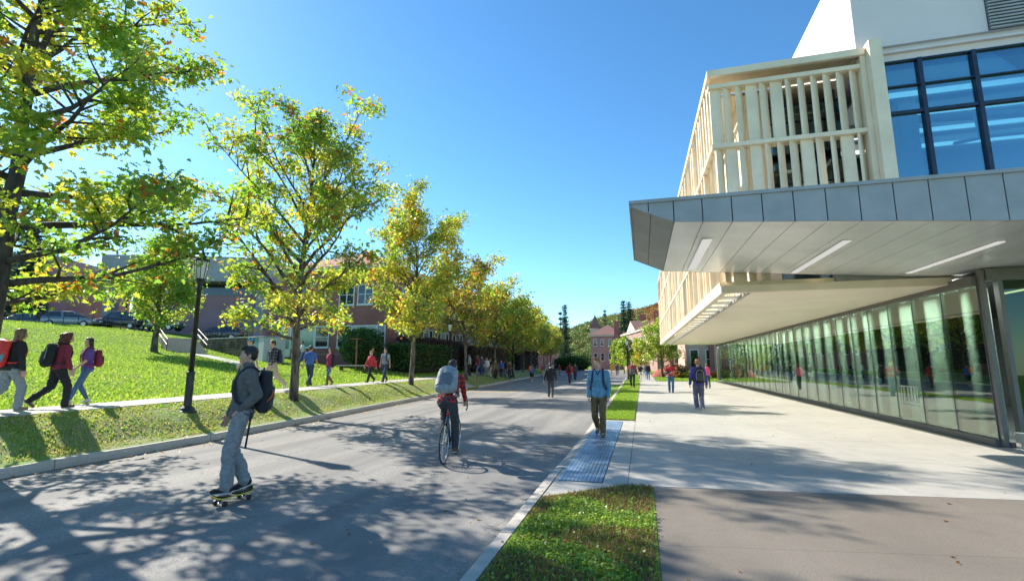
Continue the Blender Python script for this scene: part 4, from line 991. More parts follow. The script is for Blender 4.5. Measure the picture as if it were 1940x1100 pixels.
# pale building far along the left side
r = simple_block('pale_brick_building',-33,-21.6,84,126,1,8.2,M['brick_pink'],'pale pink brick building with cream doorway beyond the red brick one',M['roof_brown'],2.5,[('E',86,4.,9,3.2,1.2,1.9,(1,2)),('E',86,4.,9,6.0,1.2,1.5,(1,2))])
m = MB(); m.box(-21.6,-21.3,82.6,84.0,1,4.4) ; m.box(-21.6,-20.6,82.4,84.0,4.4,4.9); m.build('doorway', M['limestone'], r, world=True)
# tower building in the centre distance
def tower_building():
    r = empty('towered_building', (-9.5,140,0), 0, 'brick building with a pyramid roofed corner tower in the far distance', 'building')
    m = MB(); m.box(-14.4,-5.2,140,160,-1,9.3); m.box(-9.9,-4.0,143,158,-1,9.4) ; m.build('wall', M['brick_pink'], r, world=True)
    m = MB(); m.box(-14.8,-4.9,139.6,160.3,9.4,9.85); m.build('cornice', M['limestone'], r, world=True)
    m = MB(); hip_roof(m,-14.4,-5.2,140,160,9.85,3.2,.6); m.build('roof', M['roof_brown'], r, world=True)
    m = MB(); m.box(-14.9,-12.3,145,148,9.0,12.2); m.build('tower', M['limestone'], r, world=True)
    m = MB(); m.add([(-15.3,144.6,12.2),(-11.9,144.6,12.2),(-11.9,148.4,12.2),(-15.3,148.4,12.2),(-13.6,146.5,16.4)],[(0,1,4),(1,2,4),(2,3,4),(3,0,4),(3,2,1,0)]); m.build('tower_roof', M['roof_brown'], r, world=True)
    m = MB(); m.bar((-13.6,146.5,16.3),(-13.6,146.5,18.2),.07,.02,6); m.build('finial', M['black'], r, world=True)
    for (a,b) in ((-13.55,-13.1),(-12.95,-12.5)): pass
    m = MB(); m.box(-7.6,-6.3,139.4,141,-1,13.3); m.box(-7.7,-6.2,139.3,141.1,13.3,13.7); m.build('chimney', M['brick'], r, world=True)
    for x in (-13.6,-11.6,-9.4): window(r,(x,140,6.6),1.0,2.0,(1,0,0),(0,-1,0),lights=(1,2)); window(r,(x,140,2.4),1.0,2.2,(1,0,0),(0,-1,0),lights=(1,2))
tower_building()
def pediment_building():
    r = empty('pedimented_building', (1,104,0), 0, 'long brick building with cream cornice, pediment and red roof in the distance', 'building')
    # long side facing the road, running away to the left of the view
    P = lambda t, z, o=0.: (2.9-9.2*t+o, 104+38*t, z)
    m = MB(); m.prism([P(0,-1),P(1,-1),(9,142,-1),(14,104,-1)], (0,0,10.2)); m.build('wall', M['brick_pink'], r, world=True)
    m = MB(); m.prism([P(-.01,9.2,-.35),P(1.01,9.2,-.35),(9,142.5,9.2),(14.4,103.6,9.2)], (0,0,.45)); m.build('cornice', M['limestone'], r, world=True)
    m = MB(); a = P(-.01,9.65,-.4); b = P(1.01,9.65,-.4); m.add([a,b,(9,142.5,9.65),(14.4,103.6,9.65),(8.2,106,13.2),(2.2,138,13.2)],[(0,1,5,4),(1,2,5),(2,3,4,5),(3,0,4),(3,2,1,0)]); m.build('roof', M['roof_red'], r, world=True)
    t0, t1 = .42, .68; a = Vector(P(t0,9.66,-.5)); b = Vector(P(t1,9.66,-.5)); c = (a+b)/2+Vector((0,0,2.6)); back = Vector((5.5,1.2,0))
    m = MB(); m.add([a,b,c,a+back,b+back,c+back],[(0,1,2),(0,2,5,3),(2,1,4,5),(3,5,4)]); m.build('pediment', M['limestone'], r, world=True)
    m = MB(); a2 = a+Vector((-.12,0,.1)); b2 = b+Vector((-.12,0,.1)); c2 = c+Vector((-.12,0,.15)); m.add([a2,c2,c2+back,a2+back],[(0,1,2,3)]); m.add([b2,c2,c2+back,b2+back],[(0,1,2,3)]); m.build('pediment_roof', M['roof_brown'], r, world=True)
    ax = (Vector(P(1,0))-Vector(P(0,0))).normalized(); out = Vector((-ax.y,ax.x,0)); out = out if out.x < 0 else -out
    for i in range(14):
        for z in (2.2,5.8): window(r,Vector(P((i+.25)/14,z)),1.2,2.1,ax,out,lights=(1,2),frame_t=.12)
    for (t,zz) in ((.28,13.6),(.62,14.2)):
        p = P(t,0,3.2); m = MB(); m.box(p[0]-.8,p[0]+.8,p[1]-.8,p[1]+.8,9.7,zz); m.build('chimney', M['brick'], r, world=True)
pediment_building()
r = simple_block('gabled_brick_building',3.9,11,76,96,0,5.2,M['brick'],'dark red brick building behind the spreading yellow green tree',M['roof_brown'],1.6,[('S',4.5,1.7,4,1.6,.9,1.7,(1,2))])
r = simple_block('brick_annex',5.0,13,60.5,74,0,6.4,mat_brick('sunlit_pink_brick', (.62,.40,.34), (.56,.34,.29), (.6,.5,.45)),'pale red brick building with white trim just past the glass wall',None,0,[('S',5.4,1.75,4,1.0,1.0,2.3,(1,2))])  # pink brick lightened so the shaded wall looks sunlit
m = MB(); m.box(7.55,8.1,60.2,60.498,-.5,6.4); m.build('pier', M['brick'], r, world=True)
# building with the big columns up on the left
def column_hall():
    A = Vector((-59.5,40.5)); B = Vector((-43.5,46.5)); d = (B-A).normalized(); n = Vector((d.y,-d.x)); W = lambda t,o,z: (A.x+d.x*t+n.x*o, A.y+d.y*t+n.y*o, z)
    r = empty('columned_hall', W(0,0,6), 0, 'plum brick hall with grey concrete fascia and tall pale columns across the lawn', 'building')
    L = 17.5
    m = MB(); m.prism([W(1.2,-2.0,4),W(L-1.3,-2.0,4),W(L-1.3,-14,4),W(1.2,-14,4)],(0,0,7.2)); m.build('wall', M['brick_purple'], r, world=True)
    m = MB(); m.prism([W(1.3,-1.95,9.9),W(L-1.4,-1.95,9.9),W(L-1.4,-2.0,9.9),W(1.3,-2.0,9.9)],(0,0,1.3)); m.build('high_window_band', M['darkglass'], r, world=True)
    m = MB(); m.prism([W(-1.0,.6,11.2),W(L+.6,.6,11.2),W(L+.6,-15,11.2),W(-1.0,-15,11.2)],(0,0,3.0)); m.build('fascia', M['stone_grey'], r, world=True, bevel=.05)
    for t in (0,L-.6): m = MB(); m.prism([W(t-.5,.3,4),W(t+.5,.3,4),W(t+.5,-.9,4),W(t-.5,-.9,4)],(0,0,7.2)); m.build('column', M['stone_grey'], r, world=True, bevel=.04)
    r = empty('brick_wing', (-66,37,6), 0, 'two storey plum brick wing with a strip of windows at the far left', 'building')
    m = MB(); m.prism([(-63.0,36.6,4),(-92,24,4),(-98,36,4),(-68,49,4)],(0,0,9.6)); m.build('wall', M['brick_purple'], r, world=True)
    ax = Vector((-29,-12.6,0)).normalized(); out = Vector((ax.y*-1,ax.x,0)); out = out if out.y < 0 else -out; p = Vector((-63.0,36.6,0))
    for i in range(6): window(r, p+ax*(3.2+i*3.0)+Vector((0,0,8.9)), 2.6,1.25,-ax,out,lights=(1,1),fm=M['stone_grey'],glass=M['blindglass'] if i%2==0 else M['darkglass'],sill=False)
    m = MB(); m.prism([tuple(p+out*.05+Vector((0,0,4))),tuple(p+ax*29+out*.05+Vector((0,0,4))),tuple(p+ax*29+Vector((0,0,4))),tuple(p+Vector((0,0,4)))],(0,0,2.9)); m.build('plinth', M['inner_dark'], r, world=True)
column_hall()
# ------------------------------------------------------------------ lamp posts
M['lampglass'] = mat('frosted_lantern_glass', (.75,.77,.78), .25, var=.03)
def lamp_post(loc, label, s=1.0, parts=True):
    r = empty('street_lamp', loc, 0, label, 'street lamp', 'black lantern lamp posts along the road')
    m = MB(); m.lathe([(.20,-.1),(.20,.03),(.17,.05),(.15,.10),(.088,.16),(.088,.92),(.098,.93),(.098,.97),(.072,1.0)],n=16); m.build('base', M['black'], r, smooth=False, bevel=.004)
    m = MB(); m.lathe([(.064,.98),(.050,3.05),(.075,3.06),(.075,3.12),(.05,3.16),(.11,3.30),(.12,3.34),(.02,3.35)],n=14); m.build('post', M['black'], r, smooth=True)
    m = MB(); m.lathe([(.105,3.35),(.165,3.80),(.165,3.81),(.02,3.815)],n=8); m.build('lantern_glass', M['lampglass'], r)
    m = MB()
    for k in range(8): t = 2*math.pi*k/8; m.bar((.108*math.cos(t),.108*math.sin(t),3.35),(.170*math.cos(t),.170*math.sin(t),3.80),.009,None,5)
    m.lathe([(.18,3.80),(.19,3.82),(.13,3.93),(.07,3.97),(.05,4.02),(.028,4.04),(.028,4.10),(.008,4.2)],n=16); m.build('lantern_frame', M['black'], r)
    return r
l0 = lamp_post((-10.95,9.55,.46), 'nearest black lantern lamp post on the bank by the left footpath')
def lcopy(x,y,z,label,sc=1.): return copy_tree(l0,(x,y,z),.3,sc,label)
lcopy(-13.6,32.6,.52,'black lamp post on the bank just left of the cyclist',1.04)
lcopy(-12.5,46.3,.40,'black lamp post in front of the waiting crowd',1.12)
lcopy(-1.55,52.0,0,'tall black lamp post at the end of the grass strip by the road',1.06)
lcopy(-1.75,62.0,0,'second black lamp post behind the tall one on the grass strip',1.06)
lcopy(-1.9,73.0,0,'farthest black lamp post of the row on the grass strip',1.06)
lcopy(-53.5,38.2,6.0,'small lamp post before the left pale column of the plum brick hall',1.0)
# ------------------------------------------------------------------ cars
def car(loc, rz, paint, label, kind='sedan'):
    r = empty('parked_car', loc, rz, label, 'car', 'cars parked on the rise beyond the lawn')
    pm = mat('car_paint_'+label.split()[0]+label.split()[1], paint, .25, .3, var=.03, coat=.8)
    H = {'sedan':1.42,'suv':1.78,'hatch':1.5}[kind]
    if kind == 'sedan': st = [(-2.35,.55,.70,.78),(-2.2,.30,.92,.86),(-1.6,.25,.98,.9),(-.8,.22,.96,.91),(.4,.22,.95,.91),(1.1,.22,.93,.91),(2.0,.26,.80,.86),(2.35,.42,.62,.72)]; gh = [(-1.75,.97,.62),(-1.05,H,.58),(.15,H,.58),(1.15,.94,.66)]
    elif kind == 'suv': st = [(-2.3,.5,.95,.84),(-2.25,.35,1.08,.9),(-.8,.3,1.08,.93),(.8,.3,1.06,.93),(1.3,.3,1.04,.93),(2.15,.34,.96,.88),(2.32,.45,.8,.8)]; gh = [(-2.2,1.07,.7),(-1.95,H,.66),(.35,H,.66),(1.2,1.05,.72)]
    else: st = [(-2.0,.5,.80,.8),(-1.95,.3,.98,.86),(-.8,.24,.98,.89),(.7,.24,.95,.89),(1.2,.24,.92,.88),(1.9,.3,.78,.82),(2.05,.45,.62,.7)]; gh = [(-1.95,.97,.64),(-1.45,H,.6),(.3,H,.6),(1.25,.93,.68)]
    m = MB(); m.rings([[(x,-w*.96,a),(x,w*.96,a),(x,w,a+(b-a)*.35),(x,w,a+(b-a)*.7),(x,w*.93,b),(x,-w*.93,b),(x,-w,a+(b-a)*.7),(x,-w,a+(b-a)*.35)] for x,a,b,w in st]); body = m.build('body', pm, r, smooth=False, bevel=.05)
    (xa,za,wa),(xb,zb,wb),(xc,zc,wc),(xd,zd,wd) = gh; wl = .86 if kind != 'suv' else .9
    m = MB(); m.add([(xa,-wl*.92,za-.03),(xa,wl*.92,za-.03),(xb,wb,zb),(xb,-wb,zb),(xc,-wb,zc),(xc,wb,zc),(xd,wl*.92,zd-.03),(xd,-wl*.92,zd-.03)],[(0,1,2,3),(3,2,5,4),(4,5,6,7),(1,6,5,2),(0,3,4,7),(0,7,6,1)]); m.build('cabin', pm, r, bevel=.03)
    def q(name, pts, off):
        m = MB(); c = [Vector(p)+Vector(off) for p in pts]; m.prism(c, Vector(off)*.4); m.build(name, M['darkglass'], r)
    L = lambda a,b,t: tuple(a[i]+(b[i]-a[i])*t for i in range(3))
    for s in (-1,1):
        A=(xa,s*wl*.92,za-.03);B=(xb,s*wb,zb);C=(xc,s*wb,zc);D=(xd,s*wl*.92,zd-.03)
        mid0=L(A,D,.5); mid1=L(B,C,.5)
        def inset(P): 
            c = tuple(sum(p[i] for p in P)/len(P) for i in range(3)); return [L(p,c,.14) for p in P]
        q('side_window', inset([A,B,mid1,mid0]), (0,s*.012,0)); q('side_window', inset([mid0,mid1,C,D]), (0,s*.012,0))
    f = [(xc+.05,-wb*.9,zc-.05),(xc+.05,wb*.9,zc-.05),(xd-.05,wl*.82,zd+.04),(xd-.05,-wl*.82,zd+.04)]; q('windscreen', f, (.02,0,.03))
    b_ = [(xb-.04,-wb*.9,zb-.06),(xb-.04,wb*.9,zb-.06),(xa+.05,wl*.82,za+.05),(xa+.05,-wl*.82,za+.05)]; q('rear_window', b_, (-.02,0,.03))
    for x in (st[1][0]+.68, st[-2][0]-.55):
        for s in (-1,1):
            m = MB(); m.path([(x,s*.70,.32),(x,s*.91,.32)], .33, 20); t_ = m.build('wheel', M['rubber'], r, bevel=.02); m = MB(); m.path([(x,s*.905,.32),(x,s*.925,.32)], [.21,.19], 12); g_ = m.build('rim', M['steel'], None); g_.parent = t_
    for s in (-1,1):
        m = MB(); m.obox((st[-2][0]+.14,s*.62,.66 if kind!='suv' else .82),(.2,.32,.13)); m.build('headlight', M['lampglass'], r, bevel=.02)
        m = MB(); m.obox((st[1][0]-.06,s*.66,.80 if kind!='suv' else .95),(.12,.26,.15)); m.build('tail_light', M['tail'], r, bevel=.02)
    return r
M['tail'] = mat('tail_light_red', (.45,.02,.02), .2, var=.02)
zc = lambda x,y: gz(x,y)+.03
# direction parallel to the street side of the hall
AZ = math.atan2(6,16)
car((-40.4,38.0,zc(-41,38)), AZ+math.pi, (.035,.04,.075), 'dark blue sedan parked broadside on the rise, left of the right hand pale column')
car((-47.5,37.4,zc(-48,37)), AZ, (.09,.12,.17), 'silver blue hatchback seen between the small lawn tree and lamp post', 'hatch')
car((-50.5,35.6,zc(-50,36)), AZ+math.pi, (.02,.02,.024), 'black suv parked behind the crown of the small lawn tree', 'suv')
car((-52.4,32.6,zc(-52,33)), AZ+.2, (.22,.26,.30), 'pale silver small car to the right of the black sedan', 'hatch')
car((-55.5,31.4,zc(-55,31)), AZ, (.02,.022,.03), 'black sedan parked left of the pale silver small car')
car((-59.0,28.8,zc(-59,29)), AZ, (.04,.02,.03), 'dark maroon car at the left end of the row behind the railing', 'hatch')
car((-36.5,41.5,zc(-37,41)), AZ+.1, (.5,.53,.56), 'white sedan mostly hidden behind the teal cabinet')
car((-34.8,44.5,zc(-35,44)), AZ+.1, (.4,.45,.5), 'light grey car at the corner of the red brick building', 'hatch')
# ------------------------------------------------------------------ stone wall, steps, railings, cabinet
def misc():
    r = empty('stone_wall', (-34,31.2,2.5), 0, 'low rough brown stone retaining wall below the blue sedan', 'wall'); m = MB(); g = random.Random(2); A = Vector((-37.0,33.0)); B = Vector((-29.2,31.0)); d = (B-A); L = d.length; d.normalize(); n = Vector((d.y,-d.x))
    row = 0; z = 1.9
    while z < 3.62:
        h = g.uniform(.16,.26); t = 0.
        while t < L:
            w = g.uniform(.25,.6); c = A+d*(t+w/2)-n*g.uniform(0,.05); M3 = Matrix((Vector((d.x,d.y,0)),Vector((-n.x,-n.y,0)),Vector((0,0,1)))).transposed()
            m.obox((c.x,c.y,z+h/2),(w-.02,.4,h-.02),M3); t += w
        z += h
    m.build('stones', mat('field_stone', (.22,.16,.12), .9, var=.3, scale=1.3), r, world=True, bevel=.02)
    m = MB(); c = (A+B)/2; m.obox((c.x-n.x*.03,c.y-n.y*.03,3.70),(L+.1,.5,.10),Matrix((Vector((d.x,d.y,0)),Vector((-n.x,-n.y,0)),Vector((0,0,1)))).transposed()); m.build('capping', M['stone_grey'], r, world=True, bevel=.015)
    r = empty('steps', (-34,28.6,2.6), 0, 'flight of concrete steps beside the small lawn tree', 'steps'); m = MB(); M3 = Matrix.Rotation(R(-35),3,'Z')
    for k in range(7): m.obox((-32.6-k*.42,27.9+k*.22,2.5+k*.155),(.5,2.4,.32),M3)
    m.build('tread', M['kerb'], r, world=True, bevel=.01)
    for sg in (-1,1):
        m = MB(); o = M3 @ Vector((0,sg*1.25,0)); a = Vector((-32.5,27.85,2.5))+o; b = Vector((-35.2,29.25,3.5))+o
        for h in (.5,.9): m.bar(a+Vector((0,0,h)), b+Vector((0,0,h)), .022, None, 6)
        for t in (0,.5,1): p = a.lerp(b,t); m.bar(p+Vector((0,0,-.3)),p+Vector((0,0,.9)),.025,None,6)
        m.build('handrail', mat('rust_red_rail',(.22,.06,.05),.5), r, world=True)
    # railing along the edge of the car park
    for (a, b, lab, nm) in (((-60.5,25.5),(-44,33.6),'dark metal railing along the edge of the car park at the far left','railing'),((-41.5,36.5),(-33.8,38.2),'dark metal railing in front of the plum brick wall at the right','railing')):
        r = empty(nm, (a[0],a[1],gz(*a)), 0, lab, 'railing'); n_ = 16; P = [Vector((a[0]+(b[0]-a[0])*i/n_, a[1]+(b[1]-a[1])*i/n_, 0)) for i in range(n_+1)]
        for p in P: p.z = gz(p.x,p.y)
        for p in P: m = MB(); m.bar(p-Vector((0,0,.2)), p+Vector((0,0,1.1)), .03, None, 6); m.build('rail_post', M['black'], r, world=True)
        for h in (.35,.72,1.08): m = MB(); m.path([p+Vector((0,0,h)) for p in P], .016, 6); m.build('rail', M['rubber'], r, world=True)
    # teal utility cabinet
    r = empty('utility_cabinet', (-27.9,30.6,2.05), R(-25), 'large teal and pale grey utility cabinet by the brick building', 'cabinet')
    m = MB(); m.box(-1.3,.35,-.8,.8,-.3,1.55); m.build('body', mat('teal_paint',(.10,.27,.27),.5,var=.05), r, bevel=.03)
    m = MB(); m.box(.353,1.3,-.8,.8,-.3,1.55); m.build('grey_section', mat('pale_grey_paint',(.48,.50,.50),.5,var=.05), r, bevel=.03)
    m = MB(); m.box(-1.35,1.35,-.85,.85,1.552,1.62); m.build('lid', M['stone_grey'], r, bevel=.01)
    # wooden stakes with tape at the path end, small table and stand
    for i,(x,y) in enumerate(((-11.35,31.6),(-11.75,33.3),(-11.0,29.4))):
        if i == 2: continue
        m = MB(); m.path([(0,0,-.2),(0,0,.95),(0,0,1.0)],[.022,.022,.008],4); o = m.build('stake', mat('rusty_stake',(.33,.13,.07),.8), None, loc=(x,y,gz(x,y))); tag(o, ['rusty stake at the end of the left kerb','rusty stake set just behind the kerb end'][i], 'stake')
    r = empty('bench', (-19.6,29.6,gz(-19.6,29.6)), R(20), 'pale low bench slab in the grass before the round bush', 'bench')
    m = MB(); m.box(-1.1,1.1,-.25,.25,.38,.46); m.build('seat', M['conc'], r, bevel=.01)
    for sx in (-.8,.8): m = MB(); m.box(sx-.08,sx+.08,-.2,.2,-.1,.38); m.build('leg', M['brown'], r)
    r = empty('signpost', (-19.9,30.4,gz(-19.9,30.4)), R(20), 'brown wooden post with a short cross arm beside the bench', 'post')
    m = MB(); m.bar((0,0,-.1),(0,0,2.3),.05,None,8); m.build('post', mat('brown_wood',(.25,.11,.06),.8), r); m = MB(); m.obox((-.15,0,2.3),(.8,.09,.07)); m.build('cross_arm', mat('brown_wood_arm',(.25,.11,.06),.8), r)
    # yellow warning box by the far road
    r = empty('road_barrier', (-4.6,84,-.1), 0, 'small yellow barrier standing in the far end of the road', 'barrier')
    m = MB(); m.box(-.85,.85,-.05,.05,.55,1.5); m.build('panel', mat('orange_yellow_sheet',(.80,.45,.05),.5,var=.05), r, bevel=.02)
    for sx in (-.6,.6): m = MB(); m.box(sx-.05,sx+.05,-.3,.3,-.0,.06); m.box(sx-.04,sx+.04,-.04,.04,.06,1.0); m.build('leg', M['black'], r)
    # brick planter wall near the crowd, red gravel mound and flower beds to the right
    m = MB(); m.box(-1.0,1.0,-.3,.3,-.3,.75); o = m.build('planter', M['brick'], None, bevel=.02, loc=(-15.4,51.5,.9)); tag(o,'low red brick planter at the end of the hedge','planter')
    m = MB(); m.ell((0,0,-.2),(1.7,1.6,1.25),20); o = m.build('mulch_mound', mat('red_mulch',(.38,.12,.08),.95,var=.3,scale=6,bump=2,bscale=14), None, smooth=True, loc=(2.6,62.5,0)); tag(o,'rounded red mound on the far lawn','mound')
misc()
# ------------------------------------------------------------------ the street oaks
RT_ = 'oaks along the left bank of the road'
T0 = env_pts([(0,3.2),(.15,4.1),(.40,3.5),(.7,2.1),(1,.8)])
tree('oak_tree', (-11.35,5.75,.46), 'nearest oak at the left edge with dark trunk and branches reaching over the footpath', 11, 12.0, 2.2, T0, .19, 36, 28000, .135, sig=.16, autumn=.14, yellow=.26, group=RT_, bark='bark_dark', clusters_per_m=3.2, limb_up=(6,60))
T1 = env_pts([(0,2.1),(.15,3.1),(.40,3.1),(.55,2.7),(.66,2.1),(.76,1.0),(.88,.5),(1,.2)])
tree('oak_tree', (-11.2,13.6,.42), 'tall open oak just beyond the nearest lamp post, rising above its neighbours', 26, 10.4, 1.95, T1, .145, 34, 19000, .14, sig=.17, autumn=.25, yellow=.28, group=RT_, clusters_per_m=3., limb_up=(24,70))
T2 = env_pts([(0,2.3),(.2,3.3),(.5,3.1),(.75,2.3),(1,.7)])
tree('oak_tree', (-12.15,23.8,.45), 'round headed oak with yellow green leaves, third from the left', 35, 8.9, 2.3, T2, .14, 28, 21000, .155, sig=.22, autumn=.36, yellow=.42, group=RT_, clusters_per_m=3.)
t3 = tree('oak_tree', (-12.7,33.6,.45), 'oak with orange tinged crown behind the cyclist', 47, 7.7, 2.3, env_pts([(0,2.2),(.25,3.4),(.6,3.0),(1,1.0)]), .13, 22, 11000, .21, DIAM, sig=.26, autumn=.85, yellow=.36, group=RT_)
t4 = tree('oak_tree', (-13.4,42.8,.45), 'dark green oak beside the waiting crowd', 53, 7.5, 2.3, env_pts([(0,2.2),(.25,3.3),(.6,2.9),(1,.9)]), .13, 20, 11000, .24, DIAM, sig=.3, autumn=.45, yellow=.15, group=RT_)
t5 = tree('oak_tree', (-14.2,52.5,.4), 'yellow green oak just right of the crowd', 59, 7.3, 2.3, env_pts([(0,2.3),(.25,3.3),(.6,2.9),(1,.9)]), .13, 20, 10000, .26, DIAM, sig=.32, autumn=.4, yellow=.45, group=RT_)
far = [(t5,-15.2,61.5,1.3,1.0,'oak sixth to seventh along the bank, over the far crowd'),(t4,-16.2,70.5,2.,1.02,'dark oak half way down the far row'),(t5,-17.3,80,3.1,1.0,'small looking yellowish oak in the far row'),(t3,-18.4,91,4.,.98,'orange flecked oak in the far row'),(t4,-20.,102,5.2,1.0,'second last green oak of the far row'),(t5,-21.5,114,.5,1.0,'last oak at the far end of the row')]
for src,x,y,rz,sc,lab in far: copy_tree(src,(x,y,gz(x,y)),rz,sc,lab)
# young trees and shrubs further off
def evergreen_cols(P, rng, a, y, seed=0): return mixcols(rng, len(P), [(.035,.075,.04),(.055,.10,.05),(.03,.06,.045)], [2,2,1])
def bright_cols(P, rng, a, y, seed=0): return mixcols(rng, len(P), [(.20,.30,.03),(.13,.24,.025),(.30,.32,.05)], [3,2,1+3*y])
tree('small_tree', (-32.3,25.2,2.42), 'small dense green tree standing alone on the lawn', 71, 7.6, 1.3, env_pts([(0,1.2),(.2,2.5),(.55,2.2),(.8,1.3),(1,.4)]), .22, 30, 12000, .21, DIAM, sig=.28, autumn=.02, yellow=.22, limb_up=(35,70), clusters_per_m=3)
tree('spreading_tree', (2.2,61,0), 'spreading yellow green tree on the far lawn by the modern building', 73, 7.0, 1.5, env_pts([(0,1.8),(.2,3.2),(.5,2.6),(.8,1.2),(1,.3)]), .14, 26, 9000, .22, DIAM, sig=.28, colf=bright_cols, yellow=.7, limb_up=(20,60))
ct = tree('columnar_tree', (-4.4,88,0), 'leftmost narrow green tree before the towered building', 77, 5.6, .8, env_pts([(0,.7),(.3,1.15),(.7,.9),(1,.3)]), .09, 16, 3500, .25, DIAM, sig=.2, colf=bright_cols, yellow=.1, group='narrow young trees at the far road', limb_up=(50,75))
for x,y,sc,lab in ((-3.1,84,1.08,'second narrow tree, left of the tall lamp post'),(-2.35,78,.95,'third narrow tree close behind the tall lamp post'),(-.7,80,1.0,'narrow tree just right of the tall lamp posts')): copy_tree(ct,(x,y,0),x,sc,lab)
tree('young_tree', (-.2,70,0), 'young tree with bronze lower leaves left of the spreading tree', 79, 4.6, .8, env_pts([(0,.9),(.3,1.3),(.7,1.0),(1,.3)]), .08, 14, 2600, .22, DIAM, sig=.22, autumn=.8, yellow=.3)
def conifer(loc, label, H, Rb, seed, n=9000, gap=.35, col=evergreen_cols, group='tall conifers in the distance', ls=.35):
    r = empty('conifer', loc, seed, label, 'conifer', group); g = random.Random(seed); m = MB(); m.path([(0,0,-.5),(0,0,H*.5),(0,0,H)],[H*.018,H*.012,.02],8); P = []
    z = H*.12
    while z < H*.985:
        t = z/H; rr = Rb*(1-t)**.8*g.uniform(.65,1.1)+.15; nb = g.randint(4,6); a0 = g.uniform(0,6.28)
        for k in range(nb):
            a = a0+6.28*k/nb+g.uniform(-.3,.3); L = rr*g.uniform(.6,1.1); e = Vector((math.cos(a)*L, math.sin(a)*L, -.18*L+.1)); m.path([(0,0,z),tuple(Vector((0,0,z))+e*.6),tuple(Vector((0,0,z))+e+Vector((0,0,.1*L)))],[.05,.03,.012],4)
            for q in range(max(4,int(L*7))): f = (q+g.random())/max(4,int(L*7)); P.append((e.x*f+g.gauss(0,.12+.1*f), e.y*f+g.gauss(0,.12+.1*f), z+e.z*f-abs(g.gauss(0,.12))))
        z += gap*g.uniform(.7,1.3)*(1+H/30)
    m.build('trunk', M['bark_dark'], r, smooth=True); P = np.array(P); rng = np.random.default_rng(seed); i = rng.choice(len(P), n); Q = P[i]+rng.normal(0,.13,(n,3))
    leaf_mesh('crown', Q, ls, NEEDLE, col(Q,rng,0,0), M['leaf_dark'], r, rng, droop=.3); return r
conifer((-24.6,158,0),'pointed conifer above the far end of the oak row',22.0,4.2,81,9000,gap=.42,ls=.6)
conifer((-27.5,166,0),'thin bare looking conifer left of the pointed one',20.5,2.2,82,3500,gap=.9,ls=.6)
conifer((-12.0,165,0),'thin lone conifer behind the tower roof',21.5,1.8,83,2600,gap=1.0,ls=.55)
conifer((-5.6,162,0),'left of the two tall twin conifers above the chimney',23.0,5.2,84,gap=.45,ls=.65)
conifer((-3.7,164,0),'right of the two tall twin conifers above the chimney',22.6,5.6,85,gap=.45,ls=.65)
conifer((-60.9,33.4,5.8),'dark dense evergreen against the plum brick wing at the left',10.5,3.4,86,12000,gap=.3,group=None,ls=.4)
tree('dark_tree', (-44.5,62,5), 'dark green tree between the plum brick hall and the red brick building', 87, 11, 1.5, env_pts([(0,3.2),(.3,4.6),(.7,3.6),(1,1.0)]), .25, 22, 8000, .4, DIAM, sig=.5, colf=evergreen_cols)
tree('dark_tree', (-39.5,66,5), 'second dark tree right beside the corner of the red brick building', 88, 10, 1.5, env_pts([(0,3.2),(.3,4.2),(.7,3.4),(1,1.0)]), .25, 22, 7000, .4, DIAM, sig=.5, colf=evergreen_cols)
tree('autumn_tree', (-52,72,5.5), 'tree with orange and green leaves far behind the right pale column', 89, 12, 2, env_pts([(0,3.2),(.3,4.6),(.7,3.6),(1,1.0)]), .25, 22, 7000, .45, DIAM, sig=.5, autumn=.9, yellow=.5)
# hedges and bushes
def bush(loc, size, label, seed, n, ls, cols, wts, kind='hedge', shape=DIAM, rz=0., boxy=True, group=None):
    r = empty(kind, loc, rz, label, kind, group); rng = np.random.default_rng(seed); m = MB(); sx, sy, sz = size
    if boxy: m.box(-sx*.44,sx*.44,-sy*.4,sy*.4,-.3,sz*.86)
    else: m.ell((0,0,sz*.42),(sx*.42,sy*.42,sz*.46),14)
    m.build('dark_core', M['bush_core'], r)  # one solid dark core filling the inside of the leaves
    if boxy:
        P = rng.uniform(-1,1,(n,3)); ax = rng.choice(3,n,p=(.4,.25,.35)); P[np.arange(n),ax] = np.where(ax==2,1,np.sign(P[np.arange(n),ax]))*rng.uniform(.86,1.04,n); P = P*np.array((sx/2,sy/2,sz/2))+np.array((0,0,sz/2)); P += rng.normal(0,.05,(n,3))
    else:
        d = rng.normal(size=(n,3)); d /= np.linalg.norm(d,axis=1)[:,None]; k = np.array([1+.22*noise.noise((a*2.2,b*2.2+seed,c*2.2)) for a,b,c in d])*rng.uniform(.82,1.05,n); P = d*k[:,None]*np.array((sx/2,sy/2,sz/2))+np.array((0,0,sz*.46))
    leaf_mesh('foliage', P, ls, shape, mixcols(rng,n,cols,wts), M['leaf'], r, rng, up_bias=.2); return r
M['bush_core'] = mat('bush_dark_core', (.03,.035,.02), .95)
GD = [(.06,.13,.025),(.09,.18,.03),(.04,.09,.025)]
bush((-21.3,33.2,1.65),(3.4,2.6,2.9),'round dark green bush at the corner of the red brick building',91,7000,.16,GD,[2,2,1],'bush',boxy=False)
bush((-18.7,38.5,1.25),(2.2,8.5,1.9),'green hedge under the side windows of the red brick building',92,7000,.2,GD,[2,2,1])
bush((-18.9,42.0,1.3),(1.4,13,2.5),'dark purple leaved hedge rising behind the green one',93,7000,.2,[(.14,.045,.06),(.10,.04,.05),(.10,.12,.05)],[2,2,1])
bush((-17.2,52.5,1.1),(1.5,12,2.3),'dark hedge behind the waiting crowd',94,7000,.2,[(.14,.05,.07),(.10,.05,.06),(.10,.13,.05)],[2,2,1.4])
bush((-17.6,61,1.0),(2.2,3.4,2.2),'green bush at the right end of the dark hedge',95,3000,.22,[(.16,.26,.03),(.1,.2,.03)],[1,1],'bush',boxy=False)
